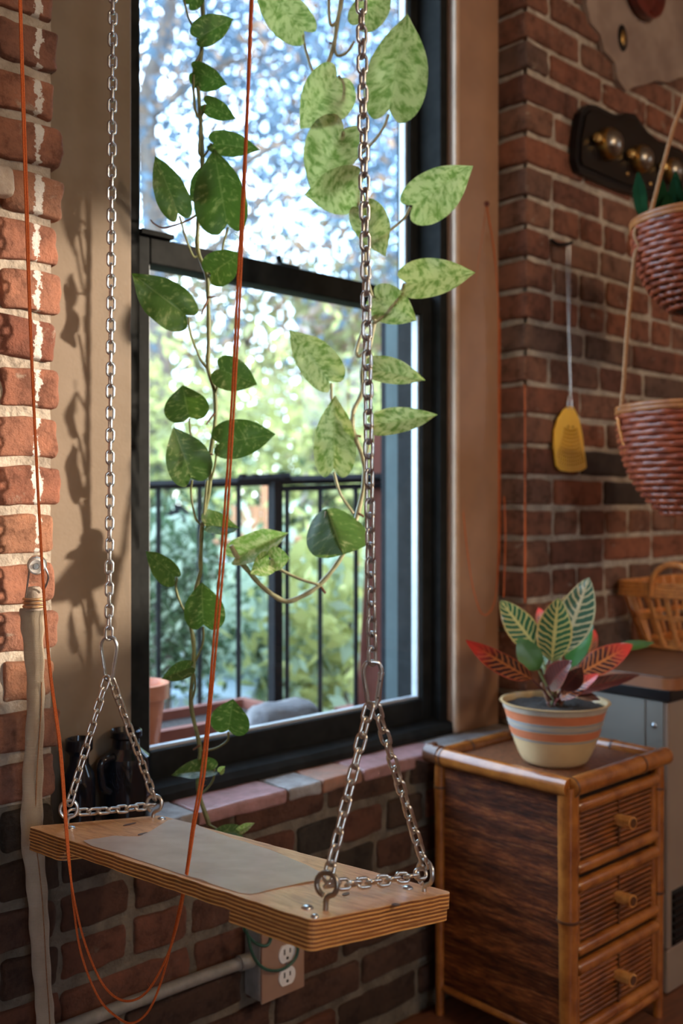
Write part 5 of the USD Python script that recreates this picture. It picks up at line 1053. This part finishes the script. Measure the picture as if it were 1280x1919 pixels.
part(rl, 'bracket', cat(rod(at(446, 899, 2.41), at(545, 893, 2.41), 0.011, 6), *[rod(at(x, 888, 2.41), at(x, 899, 2.41), 0.010, 8) for x in (455, 480, 506, 530)]), MAT['iron'])
ds = thing('balcony_deck', 'dark wooden fire escape deck outside the window', 'deck', at(500, 1420, 2.3))
zd = zb - 0.03
for k in range(7):
    y0_ = 1.66 + 0.10 * k; part(ds, 'deck_board', box(0.2, 1.75, y0_, y0_ + 0.092, zd - 0.03, zd), MAT['planter_wood'])
part(ds, 'support', cat(box(0.25, 0.33, 1.68, 2.3, GZ, zd - 0.031), box(1.62, 1.70, 1.68, 2.3, GZ, zd - 0.031)), MAT['iron'])
# planter trough and pots on the deck
tg = thing('planter_trough', 'long reddish-brown wooden planter trough just outside the sill', 'planter', at(400, 1400, 2.1))
qa, qb = 1.95, 2.22
a, b = at(250, 1360, qa), at(548, 1262, qb); dirn = unit((b - a) * [1, 1, 0]); nrm = np.array([-dirn[1], dirn[0], 0]); zt_ = a[2]
L_ = np.linalg.norm((b - a)[:2])
def trough(x0, x1, y0, y1, z0, z1): return frame_to(box(x0, x1, y0, y1, z0, z1), [a[0], a[1], 0], dirn, nrm, UP)
for k in range(2): part(tg, 'side_board', trough(0, L_, 0, 0.02, zd + 0.001 + k * 0.085, zd + 0.08 + k * 0.085), MAT['planter_wood']); part(tg, 'side_board', trough(0, L_, 0.16, 0.18, zd + 0.001 + k * 0.085, zd + 0.08 + k * 0.085), MAT['planter_wood'])
part(tg, 'end_board', trough(L_ - 0.02, L_, 0.021, 0.159, zd + 0.001, zd + 0.165), MAT['planter_wood']); part(tg, 'end_board', trough(0, 0.02, 0.021, 0.159, zd + 0.001, zd + 0.165), MAT['planter_wood'])
part(tg, 'soil', trough(0.021, L_ - 0.021, 0.021, 0.159, zd + 0.01, zd + 0.145), MAT['soil'])
rk = rough_box([0.16, 0.10, 0.09], 0.04, 3, 0.012, 14, 31); c = at(533, 1352, 2.06); rk.apply_translation(c); rk.vertices = np.asarray(rk.vertices); single('rock', rk, MAT['grey_rock'], 'rounded grey rock on the ledge outside the window', 'rock', smooth=True)
ws = thing('rock_ledge', kind='structure'); part(ws, 'ledge', box(FX0 + 0.3, FX1 + 0.25, WY + 0.361, 1.659, GZ, c[2] - 0.03), MAT['facade_brick'])
tp = thing('terracotta_pot', 'terracotta flower pot half hidden by the window frame outside', 'pot', at(256, 1395, 1.86))
c = at(256, 1408, 1.86); part(tp, 'pot', lathe([(0, 0), (0.040, 0), (0.052, 0.10), (0.060, 0.10), (0.060, 0.128), (0.052, 0.128), (0.048, 0.11), (0, 0.10)], 28, c), MAT['pot_terracotta'], smooth=40)
part(tp, 'pot_stand', box(c[0] - 0.05, c[0] + 0.05, c[1] - 0.05, c[1] + 0.05, zd, c[2] - 0.0005), MAT['planter_wood'])

rng = np.random.default_rng(12)
def leaves_in(n, sample, size, flat=0.0):
    """n little pointed leaves, each its own island, at sampled points."""
    P_ = np.array([sample() for _ in range(n)]); s = size * rng.uniform(0.6, 1.3, n)
    a_ = rng.normal(size=(n, 3)); a_ /= np.linalg.norm(a_, axis=1, keepdims=True); b_ = rng.normal(size=(n, 3)); b_ -= a_ * (a_ * b_).sum(1, keepdims=True); b_ /= np.linalg.norm(b_, axis=1, keepdims=True)
    V_ = np.stack([P_ - a_ * s[:, None], P_ + b_ * (0.45 * s)[:, None], P_ + a_ * s[:, None], P_ - b_ * (0.45 * s)[:, None]], 1).reshape(-1, 3); i = np.arange(n)[:, None] * 4
    return V_, np.vstack([np.hstack([i, i + 1, i + 2]), np.hstack([i, i + 2, i + 3])])
def clump(centres, spread):
    def s():
        c = centres[rng.integers(len(centres))]; return c + rng.normal(size=3) * spread
    return s
def ground_at(p): return np.array([p[0], p[1], GZ])
def tree(name, label, pxq, n, size, spread, m_, trunk, branches=(), ncl=26, extra=None, cat_='tree'):
    x0, x1, y0, y1, q0, q1 = pxq
    cs = np.array([at(rng.uniform(x0, x1), rng.uniform(y0, y1), rng.uniform(q0, q1)) for _ in range(ncl)])
    b0 = at(*trunk[0]); t = thing(name, label, cat_, ground_at(b0))
    part(t, 'foliage', leaves_in(n, clump(cs, spread), size), MAT[m_], kind='stuff')
    if extra: part(t, 'foliage', leaves_in(extra[0], clump(cs, spread * 1.1), size), MAT[extra[1]], kind='stuff')
    P_ = [ground_at(b0)] + [at(*p) for p in trunk]; S_ = spline(P_, 5); tr = part(t, 'trunk', tube(S_, np.linspace(trunk[0][2] * 0.016, trunk[0][2] * 0.005, len(S_)), 9), MAT['bark'], smooth=True)
    for br in branches:
        S_ = spline([at(*p) for p in br], 5); part(tr, 'branch', tube(S_, np.linspace(br[0][2] * 0.0055, br[0][2] * 0.0014, len(S_)), 7), MAT['bark'], smooth=True)
tree('garden_tree', 'tall haze-tinted blue-grey tree filling the upper window pane', (-300, 1050, -200, 430, 7.5, 9.5), 21000, 0.055, 0.50, 'foliage_haze', [(300, 900, 8.2), (290, 500, 8.2), (275, 200, 8.2), (310, 60, 8.2), (345, -120, 8.2)],
     [[(285, 260, 8.2), (240, 150, 8.3), (200, 20, 8.3)], [(290, 420, 8.2), (420, 330, 8.0), (560, 250, 7.9), (680, 210, 7.8)], [(300, 520, 8.2), (430, 440, 8.0), (560, 300, 8.0)], [(280, 220, 8.2), (400, 130, 8.0), (520, 100, 8.0)]], ncl=109, extra=(6000, 'foliage_brown'))
tree('garden_tree', 'olive and russet tree behind the middle of the window', (-300, 900, 500, 800, 9.0, 11.5), 8000, 0.062, 0.36, 'foliage_olive', [(420, 950, 10.0), (430, 760, 10.0), (470, 600, 10.0)], [[(430, 760, 10.0), (330, 640, 10.0), (250, 600, 10.0)], [(440, 720, 10.0), (560, 640, 10.0), (650, 600, 10.0)]], ncl=64, extra=(5600, 'foliage_brown'))
tree('garden_tree', 'yellow-green tree low behind the balcony railing', (-250, 1000, 730, 960, 6.5, 8.5), 7700, 0.05, 0.28, 'foliage_lime', [(610, 1000, 7.4), (600, 860, 7.4), (590, 780, 7.4)], (), ncl=58, extra=(5600, 'foliage_olive'))
def bush(label, pxq, n, size, spread, m_, ncl=14, extra=None):
    x0, x1, y0, y1, q0, q1 = pxq; cs = np.array([at(rng.uniform(x0, x1), rng.uniform(y0, y1), rng.uniform(q0, q1)) for _ in range(ncl)])
    mid = cs.mean(0); t = thing('garden_bush', label, 'bush', ground_at(mid))
    part(t, 'foliage', leaves_in(n, clump(cs, spread), size), MAT[m_], kind='stuff')
    if extra: part(t, 'foliage', leaves_in(extra[0], clump(cs, spread), size), MAT[extra[1]], kind='stuff')
    for k in range(4): c = cs[k]; part(t, 'stem', tube(spline([ground_at(mid) + [0.05 * k, 0, 0], (ground_at(mid) + c) / 2, c], 4), 0.012, 6), MAT['bark'], smooth=True)
bush('large yellow-green leafy bush behind the right balusters', (540, 700, 1090, 1330, 3.4, 4.4), 2200, 0.045, 0.13, 'foliage_lime', extra=(1200, 'foliage_sage'))
bush('pale sage bush behind the left balusters', (400, 560, 1090, 1230, 3.8, 5.0), 2200, 0.045, 0.16, 'foliage_sage', extra=(600, 'foliage_deep'))
bush('feathery dark green shrub at the frame side of the lower pane', (250, 345, 1030, 1230, 3.0, 3.5), 3600, 0.020, 0.075, 'foliage_deep', extra=(1800, 'foliage_sage'))
bush('low dark green hedge at the back of the garden', (-250, 1000, 960, 1110, 7.0, 9.0), 9200, 0.06, 0.30, 'foliage_deep', ncl=54, extra=(5700, 'foliage_sage'))

hs = thing('townhouse', 'distant pinkish townhouse seen beyond the trees', 'building', ground_at(at(650, 900, 17)))
ha_, hb_ = at(560, 900, 17), at(860, 900, 17); dx_ = unit((hb_ - ha_) * [1, 1, 0]); dn_ = np.array([-dx_[1], dx_[0], 0]); LH = np.linalg.norm((hb_ - ha_)[:2])
def hb(x0, x1, y0, y1, z0, z1): return frame_to(box(x0, x1, y0, y1, z0, z1), [ha_[0], ha_[1], 0], dx_, dn_, UP)
ztop = at(650, 560, 17)[2]
part(hs, 'wall', hb(0, LH, 0, 3, GZ, ztop), MAT['pink_stucco']); part(hs, 'cornice', hb(-0.15, LH + 0.15, -0.25, 3, ztop, ztop + 0.3), MAT['slate_blue']); part(hs, 'string_course', hb(0, LH, -0.12, -0.001, ztop - 1.35, ztop - 1.05), MAT['slate_blue'])
for i in range(3):
    for j in range(2):
        xw = 0.35 + i * 0.85; zw = ztop - 1.0 - 1.7 * j
        f_ = part(hs, 'window', hb(xw, xw + 0.5, -0.04, -0.001, zw, zw + 0.75), MAT['white_pipe']); part(f_, 'window_pane', hb(xw + 0.05, xw + 0.45, -0.05, -0.041, zw + 0.05, zw + 0.7), MAT['navy'])
# neighbours' things in the garden, between the balusters
sh = thing('cedar_fence', 'orange cedar fence panel behind the balcony railing', 'fence', ground_at(at(470, 1000, 5.2)))
for k in range(4):
    a_, b_ = at(438 + 17 * k, 948, 5.2), at(453 + 17 * k, 948, 5.2); zz0 = at(440, 1012, 5.2)[2]
    part(sh, 'board', frame_to(box(0, np.linalg.norm(b_ - a_), 0, 0.03, zz0, a_[2]), [a_[0], a_[1], 0], RIGHT, FWD, UP), MAT['cedar'])
part(sh, 'post', cat(*[rod([p[0], p[1], GZ], p + [0, 0, d_], 0.022, 6) for p, d_ in ((at(497, 905, 5.22), 0), (at(440, 948, 5.24), 0))]), MAT['cedar'])
tb = thing('wooden_rail', 'orange wooden handrail crossing behind the balusters', 'handrail', ground_at(at(560, 1010, 4.2)))
part(tb, 'handrail', rod(at(380, 1018, 4.2), at(668, 1008, 4.2), 0.018, 6), MAT['cedar']); part(tb, 'lower_rail', rod(at(360, 1043, 4.25), at(575, 1045, 4.25), 0.014, 6), MAT['planter_wood']); part(tb, 'post', cat(*[rod([p[0], p[1], GZ], p, 0.02, 6) for p in (at(380, 1018, 4.22), at(668, 1008, 4.22))]), MAT['cedar'])
wp = thing('clothes_line_pipe', 'thin white pipe running level behind the balusters', 'pipe', ground_at(at(500, 1050, 3.6)))
part(wp, 'pipe', rod(at(345, 1052, 3.6), at(700, 1049, 3.6), 0.008, 6), MAT['white_pipe']); part(wp, 'support', cat(*[rod([p[0], p[1], GZ], p, 0.009, 6) for p in (at(345, 1052, 3.62), at(700, 1049, 3.62))]), MAT['white_pipe'])
bd = thing('garden_bench', 'dark bench with an arched back behind the left balusters', 'bench', ground_at(at(330, 1000, 4.0)))
a_ = at(262, 1006, 4.0); Lb = np.linalg.norm(at(402, 1006, 4.0) - a_); hh = at(262, 978, 4.0)[2] - a_[2]
gp = sg.box(0, 0, Lb, hh).union(affinity.scale(sg.Point(Lb * 0.47, hh).buffer(1, 16), Lb * 0.20, hh * 1.2))
m = prism(gp, 0.05); v = np.asarray(m.vertices); m.vertices = a_ + v[:, :1] * RIGHT + v[:, 1:2] * UP + v[:, 2:] * FWD
part(bd, 'back_board', m, MAT['iron']); part(bd, 'leg', rod([a_[0] + 0.05 * RIGHT[0], a_[1] + 0.05 * RIGHT[1], GZ], a_ + 0.05 * RIGHT + 0.02 * FWD, 0.025, 6), MAT['iron']); e_ = a_ + (Lb - 0.05) * RIGHT; part(bd, 'leg', rod([e_[0], e_[1], GZ], e_ + 0.02 * FWD, 0.025, 6), MAT['iron'])
gt = thing('garden_table', 'pale blue painted garden table below the balcony', 'table', ground_at(at(360, 1280, 3.6)))
a_ = at(345, 1275, 3.9); part(gt, 'table_top', frame_to(box(-0.30, 0.30, -0.45, 0.35, -0.02, 0.02), a_, RIGHT, FWD, UP), MAT['pale_blue_paint'])
for sx_ in (-0.27, 0.27):
    for sy_ in (-0.4, 0.3): p = a_ + sx_ * RIGHT + sy_ * FWD; part(gt, 'leg', rod([p[0], p[1], GZ], [p[0], p[1], a_[2] - 0.0201], 0.02, 6), MAT['pale_blue_paint'])
gc = thing('garden_chair', 'navy blue folding chair standing beyond the table', 'chair', ground_at(at(335, 1230, 4.6)))
a_ = at(322, 1268, 4.6); part(gc, 'seat', frame_to(box(-0.18, 0.18, -0.18, 0.18, -0.02, 0.0), a_, RIGHT, FWD, UP), MAT['navy'])
m = frame_to(box(-0.06, 0.06, 0.16, 0.18, 0.001, 0.20), a_, unit(RIGHT + 0.3 * UP), FWD, unit(UP - 0.4 * RIGHT)); part(gc, 'backrest', m, MAT['navy'])
for sx_ in (-0.15, 0.15):
    for sy_ in (-0.15, 0.15): p = a_ + sx_ * RIGHT + sy_ * FWD; part(gc, 'leg', rod([p[0], p[1], GZ], [p[0], p[1], a_[2] - 0.0201], 0.014, 6), MAT['navy'])
